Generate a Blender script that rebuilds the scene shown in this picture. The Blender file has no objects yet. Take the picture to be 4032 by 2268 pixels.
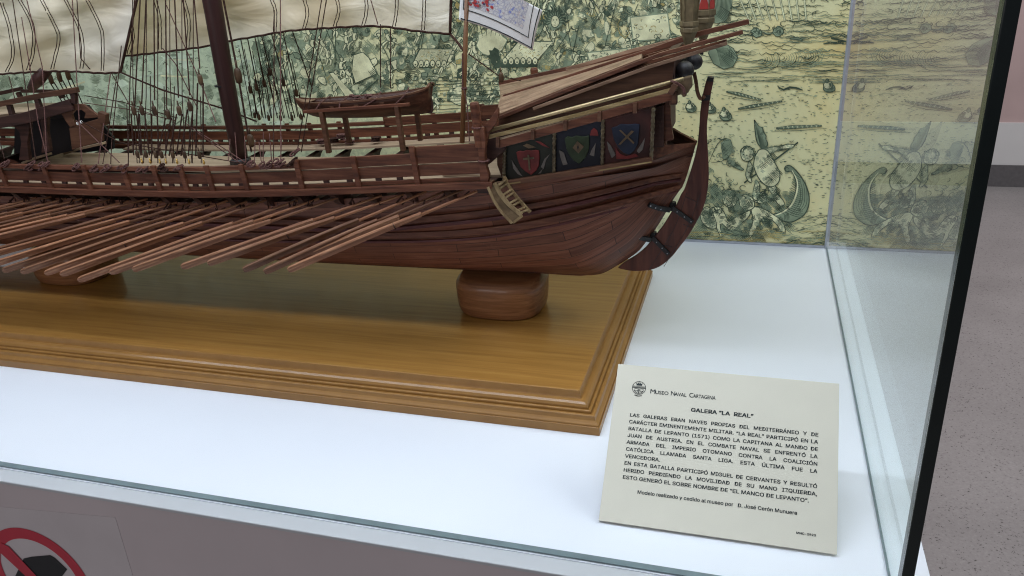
import bpy, math, random
from mathutils import Vector, Matrix

random.seed(7)
sc = bpy.context.scene
col = sc.collection

# ------------------------------------------------------------------ camera
F = 3157.4028
RM = ((0.959058, -0.0647093, 0.2757179), (0.2787032, 0.3886252, -0.878234), (-0.050321, 0.9191208, 0.3907488))
CAM = (-0.133917, -1.393873, 0.50399)
cd = bpy.data.cameras.new('camera')
cam = bpy.data.objects.new('camera', cd)
col.objects.link(cam)
m = Matrix(RM).to_4x4()
m.translation = Vector(CAM)
cam.matrix_world = m
cd.sensor_width = 36
cd.sensor_fit = 'HORIZONTAL'
cd.lens = 36 * F / 4032
cd.clip_start = 0.01
cd.clip_end = 60
sc.camera = cam

# ------------------------------------------------------------------ world and lamps
w = bpy.data.worlds.new('World')
sc.world = w
w.use_nodes = True
bg = w.node_tree.nodes['Background']
bg.inputs[0].default_value = (0.86, 0.88, 1.0, 1)
bg.inputs[1].default_value = 0.15


def area(name, loc, target, sx, sy, power, color):
    l = bpy.data.lights.new(name, 'AREA')
    l.shape = 'RECTANGLE'
    l.size, l.size_y = sx, sy
    l.energy = power
    l.color = color
    o = bpy.data.objects.new(name, l)
    col.objects.link(o)
    o.location = loc
    d = Vector(target) - Vector(loc)
    o.rotation_euler = d.to_track_quat('-Z', 'Y').to_euler()
    return o


# two strip lamps at the top of the case: over the model, along the front
area('case_lamp', (-0.85, -0.47, 1.12), (-0.85, -0.45, 0), 1.9, 0.22, 4.4, (0.82, 0.89, 1.0))
area('case_lamp_front', (-0.80, -0.80, 1.05), (-0.80, -0.42, 0.15), 1.9, 0.08, 9.6, (0.82, 0.89, 1.0))
fl_ = area('front_floor_fill', (-0.75, -0.825, 1.15), (-0.75, -0.84, 0), 1.9, 0.05, 0.50, (0.82, 0.89, 1.0))  # unseen narrow beam added to brighten the front floor, falling off towards the base
fl_.data.spread = math.radians(40)
# unseen lamps added: one for the hall floor and wall, one for the plinth
area('hall_fill', (2.2, 1.0, 3.0), (1.8, 1.6, -1), 2.4, 2.4, 112.0, (1.0, 0.97, 0.96))
area('plinth_fill', (-1.3, -3.4, 0.9), (-0.6, -0.8, -0.3), 1.6, 1.2, 14.0, (1.0, 0.93, 0.92))
sc.view_settings.view_transform = 'Standard'
sc.view_settings.look = 'None'
sc.view_settings.exposure = 0.0
sc.view_settings.gamma = 1
sc.view_settings.use_curve_mapping = False
sc.cycles.filter_width = 1.1
sc.cycles.denoising_prefilter = 'NONE'
sc.cycles.max_bounces = 10
sc.cycles.transparent_max_bounces = 12


# ------------------------------------------------------------------ helpers
def at(px, py, y):
    """the point of the plane Y = y that the photograph shows at pixel (px, py)"""
    a, b = (px - 2016) / F, -(py - 1134) / F
    d = [RM[i][0] * a + RM[i][1] * b - RM[i][2] for i in range(3)]
    t = (y - CAM[1]) / d[1]
    return Vector((CAM[0] + t * d[0], y, CAM[2] + t * d[2]))


def lerp(a, b, t):
    return a + (b - a) * t


def interp(pts, x):
    if x <= pts[0][0]:
        (x0, y0), (x1, y1) = pts[0], pts[1]
    elif x >= pts[-1][0]:
        (x0, y0), (x1, y1) = pts[-2], pts[-1]
    else:
        for k in range(len(pts) - 1):
            if pts[k][0] <= x <= pts[k + 1][0]:
                (x0, y0), (x1, y1) = pts[k], pts[k + 1]
                break
    return y0 + (y1 - y0) * (x - x0) / (x1 - x0)


def smooth_line(pts, n):
    """n+1 points, evenly spaced by length, on a Catmull-Rom curve through pts"""
    pts = [Vector(p) for p in pts]
    P = [pts[0] * 2 - pts[1]] + pts + [pts[-1] * 2 - pts[-2]]
    fine = []
    for i in range(1, len(P) - 2):
        a, b, c, d = P[i - 1], P[i], P[i + 1], P[i + 2]
        for k in range(12):
            t = k / 12
            fine.append(0.5 * ((2 * b) + (c - a) * t + (2 * a - 5 * b + 4 * c - d) * t * t + (3 * b - a - 3 * c + d) * t ** 3))
    fine.append(pts[-1])
    L = [0]
    for i in range(1, len(fine)):
        L.append(L[-1] + (fine[i] - fine[i - 1]).length)
    out, j = [], 0
    for k in range(n + 1):
        s = L[-1] * k / n
        while j < len(L) - 2 and L[j + 1] < s:
            j += 1
        t = 0 if L[j + 1] == L[j] else (s - L[j]) / (L[j + 1] - L[j])
        out.append(fine[j].lerp(fine[j + 1], min(max(t, 0), 1)))
    return out


class MB:
    def __init__(s):
        s.v, s.f, s.m, s.uv = [], [], [], {}

    def face(s, pts, mi=0):
        b = len(s.v)
        s.v += [tuple(p) for p in pts]
        s.f.append(tuple(range(b, b + len(pts))))
        s.m.append(mi)

    def hexa(s, q, mi=0):
        """eight corners: four of one end, then the matching four of the other"""
        b = len(s.v)
        s.v += [tuple(p) for p in q]
        for f in ((0, 1, 2, 3), (7, 6, 5, 4), (0, 4, 5, 1), (1, 5, 6, 2), (2, 6, 7, 3), (3, 7, 4, 0)):
            s.f.append(tuple(b + i for i in f))
            s.m.append(mi)

    def box(s, a, c, mi=0):
        (x0, y0, z0), (x1, y1, z1) = a, c
        s.hexa([(x0, y0, z0), (x0, y1, z0), (x0, y1, z1), (x0, y0, z1), (x1, y0, z0), (x1, y1, z0), (x1, y1, z1), (x1, y0, z1)], mi)

    def beam(s, pts, wid, hei, mi=0, up=(0, 0, 1)):
        """a bar of rectangular section through the points; wid across, hei along up"""
        pts = [Vector(p) for p in pts]
        rows = []
        n = len(pts)
        up = Vector(up)
        for i, p in enumerate(pts):
            d = (pts[min(i + 1, n - 1)] - pts[max(i - 1, 0)]).normalized()
            r = d.cross(up).normalized()
            u = r.cross(d).normalized()
            k = (wid if not isinstance(wid, (list, tuple)) else wid[i]) / 2
            h = (hei if not isinstance(hei, (list, tuple)) else hei[i]) / 2
            rows.append([p - r * k - u * h, p + r * k - u * h, p + r * k + u * h, p - r * k + u * h])
        s.skin(rows, True, True, mi)

    def skin(s, rows, closed=True, caps=True, mi=0):
        b = len(s.v)
        k = len(rows[0])
        for r in rows:
            s.v += [tuple(p) for p in r]
        for i in range(len(rows) - 1):
            for j in range(k if closed else k - 1):
                a, c = b + i * k + j, b + i * k + (j + 1) % k
                s.f.append((a, c, c + k, a + k))
                s.m.append(mi)
        if caps:
            s.f.append(tuple(b + j for j in reversed(range(k))))
            s.m.append(mi)
            e = b + (len(rows) - 1) * k
            s.f.append(tuple(e + j for j in range(k)))
            s.m.append(mi)

    def tube(s, pts, r, seg=7, mi=0, caps=True):
        pts = [Vector(p) for p in pts]
        n = len(pts)
        rows = []
        ref = None
        for i, p in enumerate(pts):
            d = (pts[min(i + 1, n - 1)] - pts[max(i - 1, 0)]).normalized()
            if ref is None:
                ref = Vector((0, 1, 0)) if abs(d.y) < 0.9 else Vector((1, 0, 0))
            a = (ref - d * ref.dot(d)).normalized()
            ref = a
            c = d.cross(a)
            rr = r[i] if isinstance(r, (list, tuple)) else r
            rows.append([p + (a * math.cos(2 * math.pi * k / seg) + c * math.sin(2 * math.pi * k / seg)) * rr for k in range(seg)])
        s.skin(rows, True, caps, mi)

    def prism(s, poly, off, mi=0):
        off = Vector(off)
        a = [Vector(p) for p in poly]
        b = len(s.v)
        n = len(a)
        s.v += [tuple(p) for p in a] + [tuple(p + off) for p in a]
        s.f.append(tuple(b + i for i in range(n)))
        s.f.append(tuple(b + n + i for i in reversed(range(n))))
        s.m += [mi, mi]
        for i in range(n):
            j = (i + 1) % n
            s.f.append((b + i, b + n + i, b + n + j, b + j))
            s.m.append(mi)

    def lathe(s, base, prof, seg=24, mi=0, sx=1, sy=1):
        base = Vector(base)
        s.skin([[base + Vector((r * sx * math.cos(2 * math.pi * k / seg), r * sy * math.sin(2 * math.pi * k / seg), z)) for k in range(seg)] for r, z in prof], True, True, mi)

    def grid(s, rows, mi=0, uvs=None):
        b = len(s.v)
        k = len(rows[0])
        for r in rows:
            s.v += [tuple(p) for p in r]
        for i in range(len(rows) - 1):
            for j in range(k - 1):
                a = b + i * k + j
                if uvs:
                    s.uv[len(s.f)] = [uvs[i][j], uvs[i][j + 1], uvs[i + 1][j + 1], uvs[i + 1][j]]
                s.f.append((a, a + 1, a + k + 1, a + k))
                s.m.append(mi)

    def ball(s, c, r, seg=14, mi=0, squash=1.0):
        c = Vector(c)
        rows = []
        for i in range(1, 10):
            a = math.pi * i / 10
            rows.append([c + Vector((r * math.sin(a) * math.cos(2 * math.pi * k / seg), r * math.sin(a) * math.sin(2 * math.pi * k / seg), -r * squash * math.cos(a))) for k in range(seg)])
        s.skin(rows, True, True, mi)

    def build(s, name, mat, parent=None, smooth=False, bevel=0, solid=0):
        off = parent.matrix_world.translation.copy() if parent else Vector((0, 0, 0))
        if parent:
            off = WORLD.get(parent.name, Vector((0, 0, 0)))
        me = bpy.data.meshes.new(name)
        me.from_pydata([tuple(Vector(v) - off) for v in s.v], [], s.f)
        mats = mat if isinstance(mat, (list, tuple)) else [mat]
        for q in mats:
            me.materials.append(q)
        for p, mi in zip(me.polygons, s.m):
            p.material_index = mi
            p.use_smooth = smooth
        if s.uv:
            ul = me.uv_layers.new(name='UVMap')
            for p in me.polygons:
                if p.index in s.uv:
                    for li, c in zip(p.loop_indices, s.uv[p.index]):
                        ul.data[li].uv = c
        import bmesh
        b = bmesh.new()
        b.from_mesh(me)
        if not s.uv:
            bmesh.ops.recalc_face_normals(b, faces=b.faces)
        b.to_mesh(me)
        b.free()
        o = bpy.data.objects.new(name, me)
        col.objects.link(o)
        if parent:
            o.parent = parent
        WORLD[o.name] = off
        if bevel:
            md = o.modifiers.new('edge', 'BEVEL')
            md.width = bevel
            md.segments = 2
            md.limit_method = 'ANGLE'
        if solid:
            md = o.modifiers.new('thick', 'SOLIDIFY')
            md.thickness = solid
        return o


WORLD = {}


def tag(o, label, cat=None, group=None, kind=None):
    if label:
        o['label'] = label
    if cat:
        o['category'] = cat
    if group:
        o['group'] = group
    if kind:
        o['kind'] = kind
    return o


def thing(name, loc, label, cat, group=None):
    o = bpy.data.objects.new(name, None)
    o.empty_display_size = 0.02
    col.objects.link(o)
    o.location = loc
    WORLD[o.name] = Vector(loc)
    return tag(o, label, cat, group)


# ------------------------------------------------------------------ materials
def newmat(name):
    mt = bpy.data.materials.new(name)
    mt.use_nodes = True
    nt = mt.node_tree
    return mt, nt, nt.nodes['Principled BSDF']


def node(nt, typ, **kw):
    n = nt.nodes.new(typ)
    for k, v_ in kw.items():
        if k in n.inputs:
            n.inputs[k].default_value = v_
        else:
            setattr(n, k, v_)
    return n


def ramp(nt, fac, stops):
    r = nt.nodes.new('ShaderNodeValToRGB')
    e = r.color_ramp.elements
    while len(e) < len(stops):
        e.new(0.5)
    for q, (p, c) in zip(e, stops):
        q.position = p
        q.color = (*c, 1)
    nt.links.new(fac, r.inputs[0])
    return r.outputs[0]


def wood(name, dark, mid, light, scale=(12, 160, 160), rough=0.5, coat=0.0, bump=0.25, vary=0.25, noise=1.0):
    mt, nt, bs = newmat(name)
    tc = node(nt, 'ShaderNodeTexCoord')
    mp = node(nt, 'ShaderNodeMapping')
    mp.inputs['Scale'].default_value = scale
    nt.links.new(tc.outputs['Object'], mp.inputs[0])
    n1 = node(nt, 'ShaderNodeTexNoise', Scale=noise, Detail=6.0, Roughness=0.62, Distortion=0.4)
    nt.links.new(mp.outputs[0], n1.inputs['Vector'])
    c = ramp(nt, n1.outputs[0], [(0.28, dark), (0.5, mid), (0.72, light)])
    n2 = node(nt, 'ShaderNodeTexNoise', Scale=9.0, Detail=3.0)
    nt.links.new(tc.outputs['Object'], n2.inputs['Vector'])
    oi = node(nt, 'ShaderNodeObjectInfo')
    mul = node(nt, 'ShaderNodeMath', operation='MULTIPLY_ADD')
    mul.inputs[1].default_value = vary
    mul.inputs[2].default_value = 1 - vary / 2 - 0.15
    nt.links.new(oi.outputs['Random'], mul.inputs[0])
    add = node(nt, 'ShaderNodeMath', operation='MULTIPLY_ADD')
    add.inputs[1].default_value = 0.3
    nt.links.new(n2.outputs[0], add.inputs[0])
    nt.links.new(mul.outputs[0], add.inputs[2])
    hs = node(nt, 'ShaderNodeHueSaturation')
    nt.links.new(add.outputs[0], hs.inputs['Value'])
    nt.links.new(c, hs.inputs['Color'])
    nt.links.new(hs.outputs[0], bs.inputs['Base Color'])
    bs.inputs['Roughness'].default_value = rough
    bs.inputs['Coat Weight'].default_value = coat
    bs.inputs['Coat Roughness'].default_value = 0.12
    bs.inputs['Specular IOR Level'].default_value = 0.35
    b = node(nt, 'ShaderNodeBump', Strength=bump, Distance=0.0006)
    nt.links.new(n1.outputs[0], b.inputs['Height'])
    nt.links.new(b.outputs[0], bs.inputs['Normal'])
    return mt


def plain(name, colr, rough=0.5, metal=0.0, spec=0.5, noise=0.12, nscale=60.0, bump=0.0):
    mt, nt, bs = newmat(name)
    tc = node(nt, 'ShaderNodeTexCoord')
    n1 = node(nt, 'ShaderNodeTexNoise', Scale=nscale, Detail=4.0)
    nt.links.new(tc.outputs['Object'], n1.inputs['Vector'])
    c = ramp(nt, n1.outputs[0], [(0.3, tuple(x * (1 - noise) for x in colr)), (0.7, tuple(min(1, x * (1 + noise)) for x in colr))])
    nt.links.new(c, bs.inputs['Base Color'])
    bs.inputs['Roughness'].default_value = rough
    bs.inputs['Metallic'].default_value = metal
    bs.inputs['Specular IOR Level'].default_value = spec
    if bump:
        b = node(nt, 'ShaderNodeBump', Strength=bump, Distance=0.001)
        nt.links.new(n1.outputs[0], b.inputs['Height'])
        nt.links.new(b.outputs[0], bs.inputs['Normal'])
    return mt


M_RED = wood('reddish_wood', (0.042, 0.013, 0.007), (0.115, 0.037, 0.018), (0.20, 0.08, 0.042), (14, 140, 190), 0.5, 0.12)
M_WALE = wood('crimson_wood', (0.045, 0.012, 0.012), (0.10, 0.025, 0.024), (0.16, 0.05, 0.045), (14, 140, 190), 0.5, 0.1)
M_BOAT = wood('boat_wood', (0.03, 0.011, 0.007), (0.075, 0.028, 0.016), (0.13, 0.055, 0.032), (14, 140, 190), 0.5)
M_DARK = wood('dark_wood', (0.02, 0.009, 0.007), (0.045, 0.018, 0.013), (0.085, 0.036, 0.026), (14, 140, 190), 0.55)
M_MAST = wood('mast_wood', (0.02, 0.008, 0.007), (0.04, 0.014, 0.012), (0.06, 0.022, 0.018), (120, 120, 8), 0.45)
M_RUD = wood('rudder_wood', (0.042, 0.012, 0.009), (0.085, 0.025, 0.016), (0.13, 0.042, 0.026), (130, 130, 11), 0.5)
M_BEIGE = wood('pale_wood', (0.26, 0.18, 0.115), (0.36, 0.26, 0.17), (0.46, 0.34, 0.23), (10, 120, 120), 0.6)
M_ROOF = wood('roof_wood', (0.085, 0.045, 0.028), (0.23, 0.135, 0.085), (0.38, 0.25, 0.165), (9, 110, 110), 0.5, 0.1)
M_OAR = wood('oar_wood', (0.085, 0.030, 0.013), (0.205, 0.086, 0.041), (0.42, 0.23, 0.125), (10, 300, 300), 0.55, 0, 0.2, 0.85)
M_LADDER = wood('ladder_wood', (0.12, 0.075, 0.033), (0.27, 0.185, 0.09), (0.42, 0.31, 0.165), (90, 90, 40), 0.6)
M_LADDERB = wood('ladder_board_wood', (0.05, 0.03, 0.014), (0.12, 0.075, 0.036), (0.22, 0.15, 0.08), (60, 60, 60), 0.65)
M_BROWN = wood('brown_wood', (0.05, 0.020, 0.010), (0.10, 0.042, 0.022), (0.16, 0.075, 0.040), (14, 150, 150), 0.5)
M_BASE = wood('varnished_beech', (0.27, 0.125, 0.026), (0.345, 0.17, 0.037), (0.41, 0.215, 0.052), (6, 150, 150), 0.42, 0.5, 0.04, 0.0)
M_MOULD = wood('moulding_beech', (0.265, 0.128, 0.030), (0.295, 0.145, 0.035), (0.32, 0.16, 0.041), (40, 40, 40), 0.42, 0.16, 0.12, 0.0)
M_BLOCKW = wood('pedestal_wood', (0.15, 0.060, 0.023), (0.25, 0.108, 0.045), (0.35, 0.17, 0.075), (12, 60, 260), 0.42, 0.3, 0.05, 0.05)
M_GOLD = wood('gilded_wood', (0.13, 0.085, 0.032), (0.28, 0.195, 0.085), (0.46, 0.35, 0.18), (9, 200, 200), 0.32, 0.3, 0.2)
M_BRASS = plain('old_brass', (0.62, 0.40, 0.12), 0.3, 1.0)
M_GILT = plain('gilt_metal', (0.50, 0.39, 0.22), 0.34, 0.75)
M_BRONZE = plain('bronze_paint', (0.17, 0.13, 0.07), 0.5, 0.35, 0.5, 0.35, 120)
M_IRON = plain('black_iron', (0.012, 0.012, 0.013), 0.55, 0.2)
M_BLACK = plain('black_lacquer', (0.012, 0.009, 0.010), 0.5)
M_ROPE = plain('brown_rope', (0.045, 0.021, 0.015), 0.9, 0, 0.2, 0.4, 500, 0.5)
M_ROPE2 = plain('purple_brown_rope', (0.12, 0.058, 0.05), 0.9, 0, 0.2, 0.35, 500, 0.5)
M_PULLEY = wood('pulley_wood', (0.03, 0.015, 0.008), (0.07, 0.037, 0.018), (0.12, 0.07, 0.033), (150, 150, 60), 0.5)
M_WHITE = plain('white_laminate', (0.80, 0.84, 0.90), 0.32, 0, 0.5, 0.015, 6)
M_LEDGE = plain('shaded_white_lacquer', (0.5, 0.52, 0.54), 0.45, 0, 0.5, 0.03, 9)  # white lip's dimmer light outside the glass put into a greyer colour
M_LIP = plain('white_lacquer', (0.72, 0.72, 0.72), 0.4, 0, 0.5, 0.02, 6)
M_PLINTH = plain('plinth_paint', (0.56, 0.50, 0.51), 0.55, 0, 0.5, 0.05, 7)
M_STICK = plain('sticker_film', (0.59, 0.545, 0.555), 0.4, 0, 0.5, 0.05, 12)
M_SIGNRED = plain('sign_red', (0.50, 0.035, 0.06), 0.45, 0, 0.5, 0.05)
M_SIGNBLK = plain('sign_black', (0.015, 0.015, 0.017), 0.5, 0, 0.5, 0.05)
M_CARD = plain('cream_card', (0.72, 0.70, 0.59), 0.6, 0, 0.4, 0.02, 30)
M_INK = plain('printing_ink', (0.02, 0.03, 0.033), 0.6, 0, 0.3, 0.0)
M_ALU = plain('grey_aluminium', (0.42, 0.45, 0.50), 0.4, 0.4)
M_JOINT = plain('black_glass_joint', (0.006, 0.012, 0.011), 0.2)
M_TEAL = plain('glass_edge', (0.17, 0.225, 0.24), 0.3)
M_SHRED = plain('shield_red', (0.15, 0.019, 0.017), 0.5, 0, 0.4, 0.3, 90)  # shield and panel colours darkened to hold the shade under the eaves
M_SHGRN = plain('shield_green', (0.022, 0.036, 0.014), 0.5, 0, 0.4, 0.3, 90)
M_SHBLU = plain('shield_blue', (0.010, 0.016, 0.035), 0.5, 0, 0.4, 0.3, 90)
M_PGREEN = plain('panel_green', (0.011, 0.012, 0.007), 0.5, 0, 0.4, 0.4, 60)
M_PNAVY = plain('panel_navy', (0.006, 0.007, 0.014), 0.5, 0, 0.4, 0.4, 60)
M_PRED = plain('panel_red', (0.045, 0.011, 0.008), 0.5, 0, 0.4, 0.5, 60)
M_TAN = plain('ornament_tan', (0.12, 0.078, 0.042), 0.5, 0, 0.4, 0.3, 120)
M_SILVER = plain('ornament_silver', (0.15, 0.13, 0.115), 0.45, 0.1, 0.5, 0.3, 120)
M_PILAST = plain('twisted_gilt', (0.12, 0.09, 0.05), 0.4, 0.2, 0.5, 0.5, 200)
M_LANRED = plain('lantern_red', (0.45, 0.05, 0.04), 0.45)
M_LANWHT = plain('lantern_white', (0.62, 0.58, 0.56), 0.45)
M_FLAGW = plain('flag_linen', (0.74, 0.73, 0.71), 0.8, 0, 0.2, 0.06, 40, 0.3)
M_SHEET = plain('white_paper', (0.9, 0.91, 0.92), 0.6)


def glass_mat():
    mt = bpy.data.materials.new('reflecting_glass')
    mt.use_nodes = True
    nt = mt.node_tree
    nt.nodes.remove(nt.nodes['Principled BSDF'])
    out = nt.nodes['Material Output']
    geo = node(nt, 'ShaderNodeNewGeometry')
    mx = node(nt, 'ShaderNodeMath', operation='MULTIPLY_ADD')
    mx.inputs[1].default_value = 1 / 1.52 - 1.52
    mx.inputs[2].default_value = 1.52
    nt.links.new(geo.outputs['Backfacing'], mx.inputs[0])
    fr = node(nt, 'ShaderNodeFresnel')
    nt.links.new(mx.outputs[0], fr.inputs['IOR'])
    tr = node(nt, 'ShaderNodeBsdfTransparent')
    tr.inputs[0].default_value = (0.93, 0.97, 0.96, 1)
    gl = node(nt, 'ShaderNodeBsdfGlossy')
    gl.inputs['Roughness'].default_value = 0.0
    gl.inputs['Color'].default_value = (0.98, 1.0, 1.0, 1)
    ms = node(nt, 'ShaderNodeMixShader')
    nt.links.new(fr.outputs[0], ms.inputs[0])
    nt.links.new(tr.outputs[0], ms.inputs[1])
    nt.links.new(gl.outputs[0], ms.inputs[2])
    nt.links.new(ms.outputs[0], out.inputs['Surface'])
    return mt


def clear_mat():
    mt = bpy.data.materials.new('clear_glass')
    mt.use_nodes = True
    nt = mt.node_tree
    nt.nodes.remove(nt.nodes['Principled BSDF'])
    tr = node(nt, 'ShaderNodeBsdfTransparent')
    tr.inputs[0].default_value = (0.985, 0.99, 0.99, 1)
    nt.links.new(tr.outputs[0], nt.nodes['Material Output'].inputs['Surface'])
    return mt


def hull_mat():
    mt, nt, bs = newmat('hull_planking')
    tc = node(nt, 'ShaderNodeTexCoord')
    mp = node(nt, 'ShaderNodeMapping')
    mp.inputs['Scale'].default_value = (1, 1, 1)
    nt.links.new(tc.outputs['UV'], mp.inputs[0])
    br = node(nt, 'ShaderNodeTexBrick', offset=0.37, squash=1.0)
    br.inputs['Scale'].default_value = 1.0
    br.inputs['Brick Width'].default_value = 0.145
    br.inputs['Row Height'].default_value = 0.0125
    br.inputs['Mortar Size'].default_value = 0.00045
    br.inputs['Mortar Smooth'].default_value = 0.3
    br.inputs['Color1'].default_value = (0.0, 0.0, 0.0, 1)
    br.inputs['Color2'].default_value = (1.0, 1.0, 1.0, 1)
    br.inputs['Mortar'].default_value = (0.5, 0.5, 0.5, 1)
    nt.links.new(mp.outputs[0], br.inputs['Vector'])
    mp2 = node(nt, 'ShaderNodeMapping')
    mp2.inputs['Scale'].default_value = (16, 230, 1)
    nt.links.new(tc.outputs['UV'], mp2.inputs[0])
    n1 = node(nt, 'ShaderNodeTexNoise', Scale=1.0, Detail=7.0, Roughness=0.65, Distortion=0.5)
    nt.links.new(mp2.outputs[0], n1.inputs['Vector'])
    c = ramp(nt, n1.outputs[0], [(0.22, (0.066, 0.021, 0.012)), (0.46, (0.135, 0.046, 0.025)), (0.64, (0.185, 0.072, 0.041)), (0.84, (0.30, 0.15, 0.095))])
    # each plank its own tone
    mul = node(nt, 'ShaderNodeMath', operation='MULTIPLY_ADD')
    mul.inputs[1].default_value = 0.5
    mul.inputs[2].default_value = 0.72
    nt.links.new(br.outputs['Color'], mul.inputs[0])
    hs = node(nt, 'ShaderNodeHueSaturation')
    nt.links.new(c, hs.inputs['Color'])
    nt.links.new(mul.outputs[0], hs.inputs['Value'])
    # worn pale specks towards the foot of the stern
    n3 = node(nt, 'ShaderNodeTexNoise', Scale=22.0, Detail=8.0, Roughness=0.75)
    nt.links.new(tc.outputs['Object'], n3.inputs['Vector'])
    wf = ramp(nt, n3.outputs[0], [(0.60, (0, 0, 0)), (0.74, (1, 1, 1))])
    mixw = node(nt, 'ShaderNodeMixRGB')
    mixw.inputs[2].default_value = (0.24, 0.12, 0.08, 1)
    sc_ = node(nt, 'ShaderNodeMath', operation='MULTIPLY')
    sc_.inputs[1].default_value = 0.45
    nt.links.new(wf, sc_.inputs[0])
    nt.links.new(sc_.outputs[0], mixw.inputs[0])
    nt.links.new(hs.outputs[0], mixw.inputs[1])
    mixm = node(nt, 'ShaderNodeMixRGB')
    mixm.inputs[2].default_value = (0.010, 0.005, 0.004, 1)
    sm = node(nt, 'ShaderNodeMath', operation='MULTIPLY')
    sm.inputs[1].default_value = 0.8
    nt.links.new(br.outputs['Fac'], sm.inputs[0])
    nt.links.new(sm.outputs[0], mixm.inputs[0])
    nt.links.new(mixw.outputs[0], mixm.inputs[1])
    nt.links.new(mixm.outputs[0], bs.inputs['Base Color'])
    bs.inputs['Roughness'].default_value = 0.5
    bs.inputs['Specular IOR Level'].default_value = 0.35
    b = node(nt, 'ShaderNodeBump', Strength=0.45, Distance=0.0008)
    sub = node(nt, 'ShaderNodeMath', operation='SUBTRACT')
    nt.links.new(n1.outputs[0], sub.inputs[0])
    nt.links.new(br.outputs['Fac'], sub.inputs[1])
    nt.links.new(sub.outputs[0], b.inputs['Height'])
    nt.links.new(b.outputs[0], bs.inputs['Normal'])
    return mt


def sail_mat():
    mt, nt, bs = newmat('satin_sailcloth')
    tc = node(nt, 'ShaderNodeTexCoord')
    mp = node(nt, 'ShaderNodeMapping')
    mp.inputs['Scale'].default_value = (11, 4, 30)
    nt.links.new(tc.outputs['Object'], mp.inputs[0])
    n1 = node(nt, 'ShaderNodeTexNoise', Scale=1.0, Detail=3.5, Roughness=0.5, Distortion=1.0)
    nt.links.new(mp.outputs[0], n1.inputs['Vector'])
    n2 = node(nt, 'ShaderNodeTexNoise', Scale=6.5, Detail=1.5)
    nt.links.new(tc.outputs['Object'], n2.inputs['Vector'])
    c = ramp(nt, n2.outputs[0], [(0.34, (0.66, 0.51, 0.31)), (0.48, (0.84, 0.74, 0.57)), (0.66, (0.88, 0.82, 0.71))])
    nt.links.new(c, bs.inputs['Base Color'])
    bs.inputs['Roughness'].default_value = 0.46
    bs.inputs['Sheen Weight'].default_value = 0.25
    bs.inputs['Subsurface Weight'].default_value = 0.0
    trn = node(nt, 'ShaderNodeBsdfTranslucent')
    nt.links.new(c, trn.inputs['Color'])
    mxs = node(nt, 'ShaderNodeMixShader')
    mxs.inputs[0].default_value = 0.38
    nt.links.new(bs.outputs[0], mxs.inputs[1])
    nt.links.new(trn.outputs[0], mxs.inputs[2])
    nt.links.new(mxs.outputs[0], nt.nodes['Material Output'].inputs['Surface'])
    b = node(nt, 'ShaderNodeBump', Strength=0.75, Distance=0.008)
    nt.links.new(n1.outputs[0], b.inputs['Height'])
    nt.links.new(b.outputs[0], bs.inputs['Normal'])
    return mt


def flag_mat():
    mt, nt, bs = newmat('embroidered_panel')
    tc = node(nt, 'ShaderNodeTexCoord')
    v1 = node(nt, 'ShaderNodeTexVoronoi', feature='DISTANCE_TO_EDGE', Scale=230.0)
    nt.links.new(tc.outputs['Object'], v1.inputs['Vector'])
    n1 = node(nt, 'ShaderNodeTexNoise', Scale=210.0, Detail=3.0)
    nt.links.new(tc.outputs['Object'], n1.inputs['Vector'])
    c1 = ramp(nt, n1.outputs[0], [(0.34, (0.20, 0.24, 0.55)), (0.39, (0.52, 0.52, 0.56)), (0.60, (0.66, 0.64, 0.61)), (0.72, (0.5, 0.36, 0.36))])
    e = ramp(nt, v1.outputs['Distance'], [(0.03, (1, 1, 1)), (0.10, (0, 0, 0))])
    mx = node(nt, 'ShaderNodeMixRGB')
    mx.inputs[2].default_value = (0.32, 0.31, 0.40, 1)
    s_ = node(nt, 'ShaderNodeMath', operation='MULTIPLY')
    s_.inputs[1].default_value = 0.75
    nt.links.new(e, s_.inputs[0])
    nt.links.new(s_.outputs[0], mx.inputs[0])
    nt.links.new(c1, mx.inputs[1])
    nt.links.new(mx.outputs[0], bs.inputs['Base Color'])
    bs.inputs['Roughness'].default_value = 0.8
    return mt


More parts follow.
